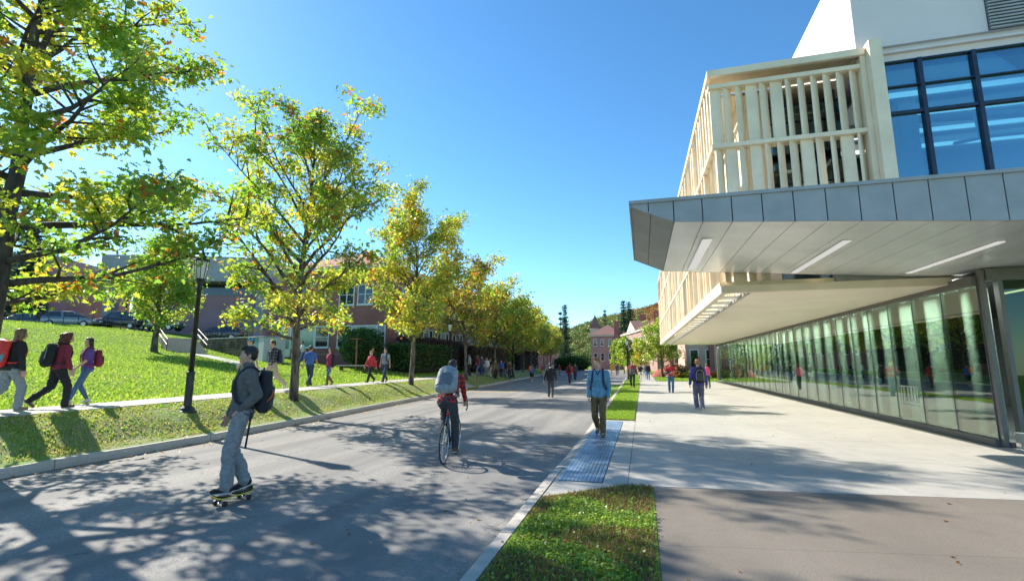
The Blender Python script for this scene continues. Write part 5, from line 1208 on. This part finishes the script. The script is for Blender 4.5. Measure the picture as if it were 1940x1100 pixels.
bush((-17.8,72,1.0),(1.8,13,2.4),'far dark hedge beyond the orange backpack',96,5000,.25,[(.06,.025,.035),(.045,.03,.03)],[2,2])
bush((4.2,58.6,0),(1.7,1.4,1.5),'rusty brown shrub beside the pale annex on the right',97,1800,.14,[(.30,.14,.06),(.22,.12,.05),(.35,.2,.07)],[1,1,1],'shrub',boxy=False)
bush((5.6,58.3,0),(3.2,1.4,1.0),'yellow flowering bed in front of the annex',98,2600,.13,[(.62,.50,.05),(.35,.38,.05),(.16,.26,.04)],[2,1,2],'shrub',boxy=False)
bush((5.9,59.6,0),(.9,.8,3.0),'narrow upright evergreen against the annex wall',99,1800,.14,GD,[2,2,1],'shrub',boxy=False)
bush((7.5,58.6,0),(1.2,1.,.8),'orange flowering plant at the right end of the bed',100,1200,.12,[(.65,.28,.04),(.35,.3,.05)],[2,1],'shrub',boxy=False)
bush((3.1,60.2,0),(1.4,1.2,1.6),'dusky shrub left of the rusty brown one',101,1400,.14,[(.12,.14,.05),(.2,.12,.06)],[1,1],'shrub',boxy=False)
bush((-17.5,121,0),(9,3,3.4),'dark leafy mass standing in for the shade at the end of the oak row',102,6000,.5,GD,[2,2,1],'bush',boxy=False)  # dark foliage added where only shade lies under the far oaks
# ------------------------------------------------------------------ the wooded hill
def hill():
    P = [(-260,10),(-160,15),(-95,22),(-55,29),(-33,37),(-10,41.5),(14,47),(60,56),(140,66),(300,74)]
    xs = np.linspace(-260,300,57); m = MB(); prof = [(0,0),(.25,.16),(.5,.42),(.75,.74),(1,1),(1.25,.9),(1.6,.5)]
    for x in xs:
        for t, h in prof: m.v.append((x*(1+.0*t), 250+t*170, interp(P,x)*h+ (3*noise.noise((x*.03,t*2,0)) if t > 0 else -2)))
    w = len(prof)
    for i in range(len(xs)-1):
        for j in range(w-1): a = i*w+j; m.f.append((a,a+1,a+w+1,a+w)); m.m.append(0)
    tag(m.build('hill', mat('hill_floor',(.05,.09,.02),.95), smooth=True), kind='structure')
    rng = np.random.default_rng(8); n = 1500; X = rng.uniform(-75,60,n); t = rng.uniform(.1,1.08,n); Z = np.array([interp(P,x)*interp(prof,u) for x,u in zip(X,t)]); Y = 250+t*170
    k = 150; L = []; Cc = []
    for x,y,z in zip(X,Y,Z):
        d = rng.normal(size=(k,3)); d /= np.linalg.norm(d,axis=1)[:,None]; d[:,2] = np.abs(d[:,2])*1.2-.2; s = rng.uniform(2.6,4.4); L.append(np.array((x,y,z+s*.6))+d*s*rng.uniform(.75,1.05,(k,1)))
        o = noise.noise((x*.03+4,y*.012,0)); q = rng.random()  # leaf colours below are lightened to suggest distance haze
        if x > -3+rng.normal(0,6) and o > -.25 and q < .8: c = np.array((.46,.23,.09))*rng.uniform(.7,1.15)
        elif q < .3: c = np.array((.32,.29,.09))*rng.uniform(.7,1.2)
        else: c = np.array((.20,.25,.09))*rng.uniform(.7,1.3)
        Cc.append(np.tile(c,(k,1))*rng.uniform(.75,1.25,(k,1)))
    o = leaf_mesh('hill_woods', np.concatenate(L), 1.15, DIAM, np.concatenate(Cc), M['leaf_dark'], None, rng, up_bias=.4); tag(o,'autumn woods covering the far hillside','woods',kind='stuff')
hill()
C_ = cloth
def people():
    W12 = .011; W16 = .016; FAR = .024
    grey_fleece = C_('grey_fleece', (.125,.118,.112)); grey_sweat = C_('grey_sweatpants', (.27,.27,.28)); blackf = C_('black_fabric', (.025,.025,.03)); navy = C_('navy_fabric', (.035,.045,.11)); denim = C_('blue_denim', (.075,.15,.29)); ddenim = C_('dark_denim', (.04,.06,.11)); khaki = C_('khaki_cotton', (.50,.43,.32)); brownc = C_('brown_corduroy', (.20,.12,.055)); teal = C_('teal_blue_knit', (.15,.32,.44)); red = C_('red_cotton', (.55,.04,.05)); crimson = C_('crimson_knit', (.48,.03,.10)); maroon = C_('maroon_knit', (.26,.03,.06)); purple = C_('purple_cotton', (.15,.07,.30)); violet = C_('violet_track_top', (.10,.07,.33)); greyc = C_('grey_cotton', (.30,.33,.36)); pgrey = C_('pale_grey_sweatpants', (.26,.30,.32)); white_c = C_('white_cotton', (.68,.68,.68)); blue_c = C_('royal_blue_cotton', (.06,.14,.42)); tan = C_('tan_leather', (.36,.22,.12), .6); brownl = C_('brown_leather', (.14,.075,.04), .5); pink = C_('hot_pink_nylon', (.85,.10,.28)); redn = C_('red_nylon', (.72,.035,.03), .5); silver = C_('silver_grey_nylon', (.27,.30,.33), .5); orange = C_('orange_nylon', (.85,.16,.03)); charcoal = C_('charcoal_cotton', (.07,.075,.085)); striped = C_('purple_grey_trousers', (.15,.14,.21)); green_c = C_('olive_cotton', (.12,.14,.07))
    plaid = mat_plaid('red_black_plaid', (.60,.03,.035), (.02,.015,.02), freq=11.); dplaid = mat_plaid('dark_navy_plaid', (.05,.05,.09), (.02,.02,.03), freq=9., white=(.25,.24,.28))
    # --- rider on the skateboard, seen from his left, leaning back a little
    th = R(138)
    def zipx(root, TT, HP, s, RT, J):
        m = MB(); m.path([TT((0,.09,.52)), TT((0,.150,.36)), TT((0,.123,.15)), TT((0,.138,.0))], .006, 6); m.build('zip', M['black'], root)
        m = MB(); m.path([TT((-.12,.12,.25)), TT((0,.138,.24)), TT((.12,.12,.25))], .012, 6, .5); m.build('chest_strap', blackf, root)
        m = MB(); m.path([TT((-.16,-.10,.0)), TT((-.175,-.09,-.2)), TT((-.17,-.085,-.42))], .014, 6, .4); m.build('loose_strap', blackf, root)
    sk = person('young man with short dark hair in a grey fleece riding a yellow skateboard', (-5.10,5.24,.03), th, 1.83, grey_fleece, 'jacket', grey_sweat, 'trousers', ('messy','black'), blackf, 'light', 'm', lean=-3.5, hipz=.955,
        feet=[(-.05,.10,.088,2,-22),(.06,-.10,.115,16,-16)], wrists=[(-.15,.03,.99),(.25,.14,.84)], elbow=[(-.5,-1,0),(.5,-1,0)], head=(6,3), voxel=.009, baggy=1.5, collar=True, extra=zipx, curl=(.9,.5), fist=(1,0), hipdx=.0)
    bp = backpack(sk, 'black backpack with an orange stripe on the skateboard rider', blackf, charcoal, voxel=.010, z=.27, hgt=.50, d=.17)
    Rz = Matrix.Rotation(th,3,'Z'); s_ = sk[3]; m = MB(); W = lambda p: Rz @ sk[1](p) + sk[0].location - bp.location
    m.path([W((-.14,-.24,.12)), W((-.135,-.30,.20)), W((-.12,-.31,.27))], .022, 6, .4, up=(0,0,1)); m.build('orange_patch', orange, bp, smooth=True)
    board(( -5.13,5.24,-.10), R(174))
    # --- cyclist
    cyc()
    # --- young man walking toward the camera on the paver strip
    def vneck(root, TT, HP, s, RT, J):
        m = MB(); m.path([TT((-.055,.075,.53)), TT((0,.137,.44)), TT((.055,.075,.53))], .013, 6); m.build('collar', navy, root, smooth=True)
    p = person('ginger haired young man in a teal blue pullover and brown trousers on the blue pavers', (-1.0,11.25,0), R(176), 1.80, teal, 'sweater', brownc, 'trousers', ('messy','ginger'), brownl, 'fair', 'm', lean=1,
        feet=[(-.06,-.05,.088,0,6),(.10,-.33,.20,42,-10)], wrists=[(-.215,.07,.87),(.22,.06,.87)], elbow=[(-.35,-1,0),(.35,-1,0)], head=(-14,10), voxel=W12*.85, extra=vneck, baggy=.9, curl=(.9,.9))
    backpack(p, 'dark backpack carried by the young man in teal blue', navy, voxel=W12, w=.26, hgt=.42)
    # --- three women on the left footpath
    p = person('woman with long light brown hair, black jacket and grey sweatpants walking right', (-12.7,6.93,.675), R(-8), 1.72, blackf, 'jacket', pgrey, 'trousers', ('long','light_brown'), tan, 'fair', 'f', lean=7,
        feet=[(-.08,-.36,.19,40,0),(.09,.16,.085,-4,0)], wrists=[(-.24,-.10,.82),(.26,.10,.84)], voxel=W12, baggy=1.6, fat=1.05)
    backpack(p, 'red backpack with a drink bottle on the woman in the black jacket', redn, redn, voxel=W12, w=.32, hgt=.52, d=.22, bottle=True)
    p = person('woman with curly auburn hair, maroon top and black trousers walking right with a dark backpack', (-12.5,7.66,.675), R(-22), 1.68, maroon, 'sweater', blackf, 'trousers', ('curly','auburn'), brownl, 'fair', 'f', lean=8,
        feet=[(-.08,-.40,.20,42,0),(.09,.17,.085,-4,0)], wrists=[(-.24,-.08,.82),(.30,.16,.86)], voxel=W12, baggy=1.3, fat=1.12)
    backpack(p, 'dark backpack with pale piping on the curly haired woman', blackf, charcoal, voxel=W12, w=.32, hgt=.48, d=.2, piping=white_c)
    p = person('dark haired young woman in a purple t-shirt and blue jeans walking left', (-13.3,8.75,.675), R(158), 1.62, purple, 'tshirt', denim, 'tight', ('long','dark_brown'), white_c, 'fair', 'f', lean=3,
        feet=[(-.08,.30,.09,-6,0),(.08,-.10,.10,10,0)], wrists=[(-.16,.26,.93),(.26,-.05,.82)], voxel=W12, fat=1.05, head=(20,0))
    backpack(p, 'maroon and black backpack on the woman in the purple t-shirt', maroon, blackf, voxel=W12, w=.29, hgt=.42)
    # --- path walkers behind
    p = person('dark haired man in a dark plaid shirt and khaki trousers striding left', (-13.1,14.7,.675), R(162), 1.82, dplaid, 'shirt', khaki, 'trousers', ('short','dark_brown'), white_c, 'fair', 'm', lean=4,
        feet=[(-.08,-.46,.22,50,0),(.08,.22,.09,-10,0)], wrists=[(-.27,.20,.88),(.27,-.15,.86)], voxel=W12*1.1, baggy=1.3)
    backpack(p, 'navy backpack on the man in the dark plaid shirt', navy, voxel=W16)
    person('person in a light blue cap and white top behind the skateboard rider', (-12.25,12.75,.675), R(160), 1.80, white_c, 'tshirt', denim, 'trousers', ('short','brown'), charcoal, 'fair', 'm', voxel=W16, cap=C_('light_blue_cap', (.10,.33,.58)))
    p = person('student in a royal blue t-shirt half hidden behind the nearest whole oak trunk', (-14.0,17.9,.675), R(10), 1.76, blue_c, 'tshirt', ddenim, 'trousers', ('short','brown'), charcoal, 'light', 'm', voxel=W16)
    p = person('woman with long brown hair in a red top, dark cardigan, jeans and tall brown boots', (-13.6,18.75,.675), R(170), 1.68, crimson, 'sweater', denim, 'tight', ('long','auburn'), brownl, 'fair', 'f', voxel=W16, wrists=[(-.24,.12,.84),(.26,-.16,.84)], feet=[(-.08,.2,.09,-8,0),(.08,-.26,.15,30,0)], extra=boots(brownl, blackf))
    p = person('person in a red jacket and black jeans walking left beside a man in grey', (-13.45,21.9,.675), R(165), 1.62, red, 'jacket', blackf, 'trousers', ('short','blond'), blackf, 'fair', 'f', voxel=W16, feet=[(-.08,.30,.09,-10,0),(.08,-.34,.18,38,0)])
    p = person('man in a grey t-shirt and dark jeans walking left beside the red jacket', (-13.1,22.7,.675), R(175), 1.78, greyc, 'tshirt', ddenim, 'trousers', ('short','brown'), blackf, 'fair', 'm', voxel=W16, wrists=[(-.32,.05,.82),(.34,-.02,.80)])
    backpack(p, 'black backpack on the man in the grey t-shirt', blackf, voxel=W16, w=.26)
    person('person in a white top and jeans on the lawn by the brick building', (-24.6,30.6,gz(-24.6,30.6)), R(150), 1.78, white_c, 'tshirt', denim, 'trousers', ('short','brown'), charcoal, 'fair', 'm', voxel=W16, lean=10)
    person('person in dark clothes standing by the round bush at the brick corner', (-19.3,31.6,gz(-19.3,31.6)), R(175), 1.75, blackf, 'coat', blackf, 'trousers', ('long','blond'), blackf, 'fair', 'f', voxel=W16, feet=[(-.09,0,.085,0,4),(.09,0,.085,0,-4)])
    # --- people on the road
    p = person('man in a black jacket and dark trousers walking away on the road with arms out', (-4.7,24.9,-.1), R(8), 1.80, blackf, 'jacket', charcoal, 'trousers', ('short','dark_brown'), blackf, 'fair', 'm', voxel=W12, wrists=[(-.33,-.04,.84),(.33,-.02,.84)], feet=[(-.1,.22,.09,-5,4),(.10,-.22,.12,25,-4)], baggy=.9, fat=1.04)
    p = person('person in a blue jacket and black shorts walking away beside the left kerb', (-10.3,45,-.1), R(5), 1.72, blue_c, 'jacket', blackf, 'shorts', ('bun','brown'), white_c, 'fair', 'f', voxel=W16)
    backpack(p, 'bright orange backpack held by the person in the blue jacket', orange, voxel=W16, off=-.12, z=.36)
    p = person('person in a red sweatshirt and plum trousers walking away on the road', (-6.1,41.2,-.1), R(-4), 1.80, red, 'jacket', C_('plum_trousers', (.13,.05,.08)), 'trousers', ('short','black'), blackf, 'tan', 'm', voxel=W16)
    backpack(p, 'black backpack on the person in the red sweatshirt', blackf, voxel=W16)
    person('person in dark clothes walking away, just right of the red sweatshirt', (-6.9,50.5,-.1), R(0), 1.78, charcoal, 'jacket', ddenim, 'trousers', ('short','brown'), blackf, 'fair', 'm', voxel=FAR)
    person('person in a dark maroon top walking away far along the left kerb', (-9.0,66.,-.1), R(0), 1.75, maroon, 'jacket', ddenim, 'trousers', ('short','brown'), blackf, 'fair', 'm', voxel=FAR)
    person('person in grey violet clothes alone in the middle of the far road', (-3.7,72,-.1), R(180), 1.80, C_('dusty_violet_cotton', (.14,.12,.2)), 'jacket', C_('dusty_violet_cotton', (.14,.12,.2)), 'trousers', ('short','dark_brown'), blackf, 'tan', 'm', voxel=FAR)
    # --- people on the right pavement
    p = person('man in a maroon and grey sweatshirt walking toward the camera by the grass strip', (-.72,34.2,0), R(172), 1.84, C_('maroon_sleeves', (.24,.05,.07)), 'jacket', blackf, 'trousers', ('short','light_brown'), blackf, 'fair', 'm', voxel=W16, fat=1.05, feet=[(-.10,.26,.09,-10,4),(.16,-.34,.17,36,-10)], wrists=[(-.30,.0,.82),(.30,.05,.82)], extra=vestx(C_('grey_front', (.14,.15,.15)), orange))
    person('girl in a black top and pale skirt walking behind the maroon sweatshirt', (-.25,47.5,0), R(180), 1.62, blackf, 'tshirt', white_c, 'skirt', ('long','dark_brown'), white_c, 'fair', 'f', voxel=FAR)
    person('young woman in a pale top half hidden behind the black jacket on the path', (.12,52,0), R(180), 1.62, C_('lilac_cotton', (.45,.42,.55)), 'tshirt', white_c, 'shorts', ('short','brown'), white_c, 'fair', 'f', voxel=FAR)
    person('person in a black jacket and jeans, rightmost of the group on the path', (.46,50.5,0), R(180), 1.70, blackf, 'jacket', denim, 'trousers', ('long','dark_brown'), blackf, 'fair', 'f', voxel=FAR)
    def book(root, TT, HP, s, RT, J): pass
    p = person('man in a red t-shirt and jeans holding a dark book in front of him', (1.5,29.1,0), R(180), 1.78, red, 'tshirt', denim, 'trousers', ('short','dark_brown'), charcoal, 'tan', 'm', voxel=W16, wrists=[(-.10,.28,1.12),(.14,.26,1.08)], elbow=[(-1,-.3,-.3),(1,-.3,-.3)], feet=[(-.09,.05,.085,0,4),(.08,-.14,.10,14,-4)], head=(0,-8))
    m = MB(); m.obox((0,0,0),(.24,.03,.17), Matrix.Rotation(R(25),3,'Y')); o = m.build('book', navy, None, bevel=.005, loc=(1.40,28.78,1.12)); tag(o,'dark blue book held by the man in the red t-shirt','book')
    p = person('man with cropped ginger hair, violet track top and long grey trousers seen from behind', (1.92,18.7,0), R(6), 1.82, violet, 'jacket', striped, 'trousers', ('short','ginger'), white_c, 'fair', 'm', voxel=W12, lean=1, feet=[(-.075,.10,.088,0,4),(.06,-.12,.10,12,-2)], wrists=[(-.27,.10,.88),(.27,.02,.86)], baggy=1.9)
    backpack(p, 'black backpack with white piping on the man in the violet track top', blackf, charcoal, voxel=W12, w=.31, hgt=.50, piping=white_c, d=.17)
    p = person('woman in dark clothes walking away beside the glass wall', (4.15,34.8,0), R(0), 1.66, charcoal, 'jacket', C_('dark_teal_trousers', (.05,.10,.11)), 'trousers', ('long','light_brown'), blackf, 'fair', 'f', voxel=W16)
    backpack(p, 'hot pink backpack on the woman beside the glass wall', pink, voxel=W16, w=.34, hgt=.5, d=.2)
    # --- crowd waiting beneath the oaks at the hedge
    rg = random.Random(21); tops = [greyc, maroon, charcoal, white_c, blackf, green_c, blue_c, blackf, brownc, charcoal, red, greyc, navy, white_c]; tn = ['grey','maroon','charcoal','white','black','olive','royal blue','black','brown','charcoal','red','grey','navy','white']
    spots = [(37,-13.65),(39,-13.62),(40.5,-13.8),(41,-13.52),(41.5,-13.28),(42,-13.04),(45,-13.32),(46,-13.18),(47,-13.02),(49,-13.12),(62,-12.72),(66,-13.01),(64,-12.18),(70,-12.85),(74,-13.09),(70,-11.83)]
    bots = [blackf, denim, ddenim, pgrey, khaki, blackf]
    hk = [('short','black'),('long','dark_brown'),('short','brown'),('bun','brown'),('long','blond'),('pony','brown')]
    lab = ['grey t-shirt and black trousers, leftmost of the crowd by the hedge','maroon jacket and jeans, second from the left in the crowd','charcoal top in the left part of the crowd','white jacket in the middle of the crowd','black t-shirt and khakis in the middle of the crowd','olive jacket, close to the slim oak in the crowd','blue top just right of the slim oak in the crowd','black jacket just left of the crowd lamp post','brown t-shirt, nearest the crowd lamp post','charcoal jacket, rightmost of the crowd by the hedge','red top and jeans, leftmost of the far path walkers','grey jacket, second of the far path walkers','navy t-shirt, nearest of the far path walkers to the kerb','white jacket, in the midst of the far path walkers','black top, farthest of the far path walkers','maroon jacket at the right end of the far path walkers']
    tops += [blackf, maroon]
    bots = [blackf, denim, ddenim, pgrey, khaki, blackf]
    for i, (y, x) in enumerate(spots):
        z = gz(x,y) if (LK(y)-x) > 0 else -.1
        person('person in a '+lab[i], (x,y,z), R(rg.uniform(60,290)), rg.uniform(1.66,1.86), tops[i], ['tshirt','jacket','sweater','jacket'][i%4], bots[i%6], 'trousers', hk[i%6], blackf, 'fair', 'f' if i%2 else 'm', voxel=FAR,
            feet=[(-.10,.02,.085,0,6),(.10,-.02,.085,0,-6)], lean=rg.uniform(0,6), group='people waiting by the hedge under the oaks' if i < 10 else 'people far along the left footpath', wrists=[(-.2,.12,.9+rg.uniform(0,.2)),(.26,0,.82)])
def boots(bm_, vm):
    def f(root, TT, HP, s, RT, J):
        for i in (0,1):
            m = MB(); m.cap(J['an'][i], J['an'][i].lerp(J['kn'][i],.8), .052*s, .062*s); m.build('boot_shaft', bm_, root, smooth=True)
        for sg, i in ((-1,0),(1,1)):
            m = MB(); m.cap(J['sh'][i], J['el'][i], .076*s, .066*s); m.cap(J['el'][i], J['el'][i].lerp(J['wp'][i],.95), .066*s, .052*s); m.cap(TT((sg*.15,0,.40)), TT((sg*.15,0,-.02)), .075*s, .09*s); m.build('cardigan_side', vm, root, smooth=True)
    return f
def vestx(vm, lm):
    def f(root, TT, HP, s, RT, J):
        m = MB(); m.cap(TT((-.05,.05,.22)), TT((-.06,.05,.0)), .125*s, .13*s); m.cap(TT((.05,.05,.22)), TT((.06,.05,.0)), .125*s, .13*s); m.build('grey_panel', vm, root, smooth=True)
        m = MB(); m.obox(TT((0,.165,.36)), (.16,.01,.05)); m.build('chest_print', lm, root)
    return f
def board(loc, th):
    r = empty('skateboard', loc, th, 'small yellow skateboard with black grip and dark wheels under the rider', 'skateboard')
    def deck(z, t, w, L):
        m = MB(); n = 13; rr = []
        for i in range(n):
            q = -1+2*i/(n-1); y = q*L/2; k = max(0,abs(q)-.72)/.28; zz = z+.05*k*k; ww = w/2*math.sqrt(max(.03,1-(max(0,abs(q)-.55)/.45)**2.2))
            rr.append([(-ww,y,zz),(ww,y,zz),(ww*.97,y,zz+t),(-ww*.97,y,zz+t)])
        return m.rings(rr)
    deck(.088,.012,.185,.58).build('deck', mat('yellow_deck',(.85,.62,.02),.35,var=.05), r, bevel=.002); deck(.1005,.002,.175,.55).build('grip_tape', M['rubber'], r)
    for sy in (-1,1):
        m = MB(); m.box(-.03,.03,sy*.17-.04,sy*.17+.04,.07,.088); m.bar((-.085,sy*.17,.032),(.085,sy*.17,.032),.008); m.path([(0,sy*.17+.02,.075),(0,sy*.17,.05),(0,sy*.17,.035)],[.022,.018,.014],8); m.build('truck', M['steel'], r)
        for sx in (-1,1):
            m = MB(); m.path([(sx*.065,sy*.17,.032),(sx*.068,sy*.17,.032),(sx*.096,sy*.17,.032),(sx*.1,sy*.17,.032)],[.026,.031,.031,.026],16); m.build('wheel', M['wheel_dark'], r, smooth=False, bevel=0)
def cyc():
    th = R(9); loc = (-3.45,8.10,-.10)
    r = empty('bicycle', loc, th, 'dark blue road bicycle with drop handlebars and a red rear reflector', 'bicycle')
    # local: y forward, rear hub at y=0
    hr, hf = (0,0,.345), (0,1.0,.345); bb = (0,.42,.28); st = (0,.27,.82); seat = (0,.235,.95); ht = (0,.83,.84); hb_ = (0,.865,.72)
    fm = mat('blue_bike_paint', (.04,.11,.20), .25, .4, var=.05)
    m = MB(); m.bar(bb, st, .016); m.bar(bb, hb_, .019); m.bar(st, ht, .015); m.bar(ht, hb_, .02)
    for sg in (-1,1): m.bar((sg*.055,hr[1],hr[2]), (sg*.03,bb[1]-.03,bb[2]), .010,.012); m.bar((sg*.055,hr[1],hr[2]), (sg*.02,st[1],st[2]-.03), .008)
    m.build('frame', fm, r, smooth=True)
    m = MB(); m.path([ht, hb_, (0,.90,.69)], .017, 8)
    for sg in (-1,1): m.path([(0,.88,.71),(sg*.045,.90,.68),(sg*.05,.955,.45),(sg*.05,1.0,.345)], [.016,.014,.012,.009], 8)
    m.build('fork', fm, r, smooth=True)
    for (c, nm) in ((hr,0),(hf,1)):
        w_ = empty_child('wheel', r, c)
        m = MB(); m.path([(0,.334*math.cos(t),.334*math.sin(t)) for t in [2*math.pi*j/56 for j in range(56)]], .0135, 8, closed=True); m.build('tyre', M['rubber'], w_, smooth=True)
        m = MB(); m.path([(0,.316*math.cos(t),.316*math.sin(t)) for t in [2*math.pi*j/56 for j in range(56)]], .0085, 6, closed=True); m.build('rim', M['chrome'], w_, smooth=True)
        m = MB()
        for j in range(28): t = 2*math.pi*j/28; m.bar((.028*(1 if j%2 else -1),.018*math.cos(t+.6),.018*math.sin(t+.6)), (0,.312*math.cos(t),.312*math.sin(t)), .0016, None, 4)
        m.build('spokes', M['chrome'], w_); m = MB(); m.bar((-.05,0,0),(.05,0,0),.016,None,12); m.build('hub', M['steel'], w_, smooth=True)
    m = MB(); m.rings([[(x_*k, .10+y_, .955+z_) for x_, z_ in ((-.5,0),(-.42,.028),(0,.034),(.42,.028),(.5,0),(0,-.02))] for k, y_, z0 in ((.13,-.0,0),(.15,.03,0),(.12,.1,0),(.06,.17,0),(.045,.26,0)) for z_ in (0,)] if 0 else
        [[(x_*k, .11+y_, .955+z_) for x_, z_ in ((-.5,0),(-.42,.028),(0,.034),(.42,.028),(.5,0),(0,-.02))] for k, y_ in ((.12,0),(.155,.03),(.13,.1),(.06,.18),(.045,.27))]); m.build('saddle', M['black'], r, smooth=True, bevel=.004)
    m = MB(); m.bar((0,.265,.80),(0,.235,.95),.013); m.build('seat_post', M['steel'], r, smooth=True)
    m = MB(); m.obox((0,.215,.84),(.045,.02,.045)); m.build('rear_reflector', mat('red_reflector',(.8,.03,.02),.2,var=.02), r, bevel=.004)
    m = MB(); m.bar((0,.825,.84),(0,.80,.99),.014); m.bar((0,.80,.98),(0,.85,.99),.014); m.path([(-.20,.85,.99),(-.08,.85,.99),(.08,.85,.99),(.20,.85,.99)], .013, 8)
    for sg in (-1,1): m.path([(sg*.20,.85,.99),(sg*.21,.90,.99),(sg*.21,.95,.96),(sg*.215,.94,.89),(sg*.215,.88,.855),(sg*.215,.83,.855)], .014, 8)
    m.build('handlebar', M['black'], r, smooth=True)
    for sg in (-1,1): m = MB(); m.path([(sg*.21,.93,.985),(sg*.21,.98,1.02),(sg*.21,.995,.99),(sg*.212,.98,.89)], [.014,.013,.008,.006], 6); m.build('brake_lever', M['black'], r, smooth=True)
    m = MB(); m.path([(.045,bb[1]+.095*math.cos(t),bb[2]+.095*math.sin(t)) for t in [2*math.pi*j/24 for j in range(24)]], .006, 6, closed=True)
    m.bar((.05,bb[1],bb[2]),(.06,bb[1]+.03,bb[2]-.165),.010); m.bar((-.05,bb[1],bb[2]),(-.06,bb[1]-.03,bb[2]+.165),.010); m.bar((-.06,bb[1],bb[2]),(.06,bb[1],bb[2]),.016); m.build('crank', M['steel'], r, smooth=True)
    for sg, yy, zz in ((1,.45,.115),(-1,.39,.445)): m = MB(); m.obox((sg*.105,yy,zz),(.085,.07,.02)); m.build('pedal', M['black'], r, bevel=.004)
    m = MB(); m.path([(.045,bb[1],bb[2]+.095),(.045,0,.385)], .004, 5); m.path([(.045,bb[1],bb[2]-.095),(.045,.02,.29),(.045,0,.305)], .004, 5); m.path([(.045,.04*math.cos(t),.345+.04*math.sin(t)) for t in [2*math.pi*j/16 for j in range(16)]], .006, 5, closed=True); m.build('chain', M['rubber'], r)
    m = MB(); m.obox((.0,.16,.33),(.01,.05,.12)); m.build('yellow_reflector', M['yellow'], r)
    # rider: person origin is under the hips on the ground
    Rz = Matrix.Rotation(th,3,'Z'); hp = Vector(loc)+Rz@Vector((0,.17,0)); s=1.80/1.75
    plaid = mat_plaid('red_black_plaid_shirt', (.58,.03,.035), (.018,.014,.018), freq=11.)
    L = lambda x,y,z: (x/s,(y-.17)/s,z/s)
    ch = cloth('charcoal_jeans', (.045,.05,.06)); silver = cloth('silver_grey_nylon', (.27,.30,.33), .5); bl = cloth('black_fabric',(.025,.025,.03))
    p = person('cyclist in a red and black plaid shirt and dark jeans riding away from the camera', hp, th, 1.80, plaid, 'shirt', ch, 'trousers', ('short','black'), cloth('brown_leather',(.14,.075,.04),.5), 'fair', 'm', lean=33, hipz=(.99+.085)/s,
        feet=[L(-.105,.36,.54)+(0,0),L(.105,.42,.215)+(12,-4)], wrists=[L(-.205,.775,1.03),L(.205,.775,1.03)], elbow=[(-1,-.5,-.4),(1,-.5,-.4)], head=(0,4), voxel=.009, fist=(1,1), curl=(.9,.9), knee=[(-.15,1,.2),(.15,1,.2)])
    backpack(p, 'large silver grey hiking backpack on the cyclist', silver, cloth('grey_mesh',(.15,.165,.19)), w=.33, hgt=.44, d=.22, z=.31, voxel=.011, strapc=silver)
def empty_child(name, parent, loc):
    o = bpy.data.objects.new(name, None); COL.objects.link(o); o.parent = parent; o.location = loc; o.empty_display_size = .1; return o
people()
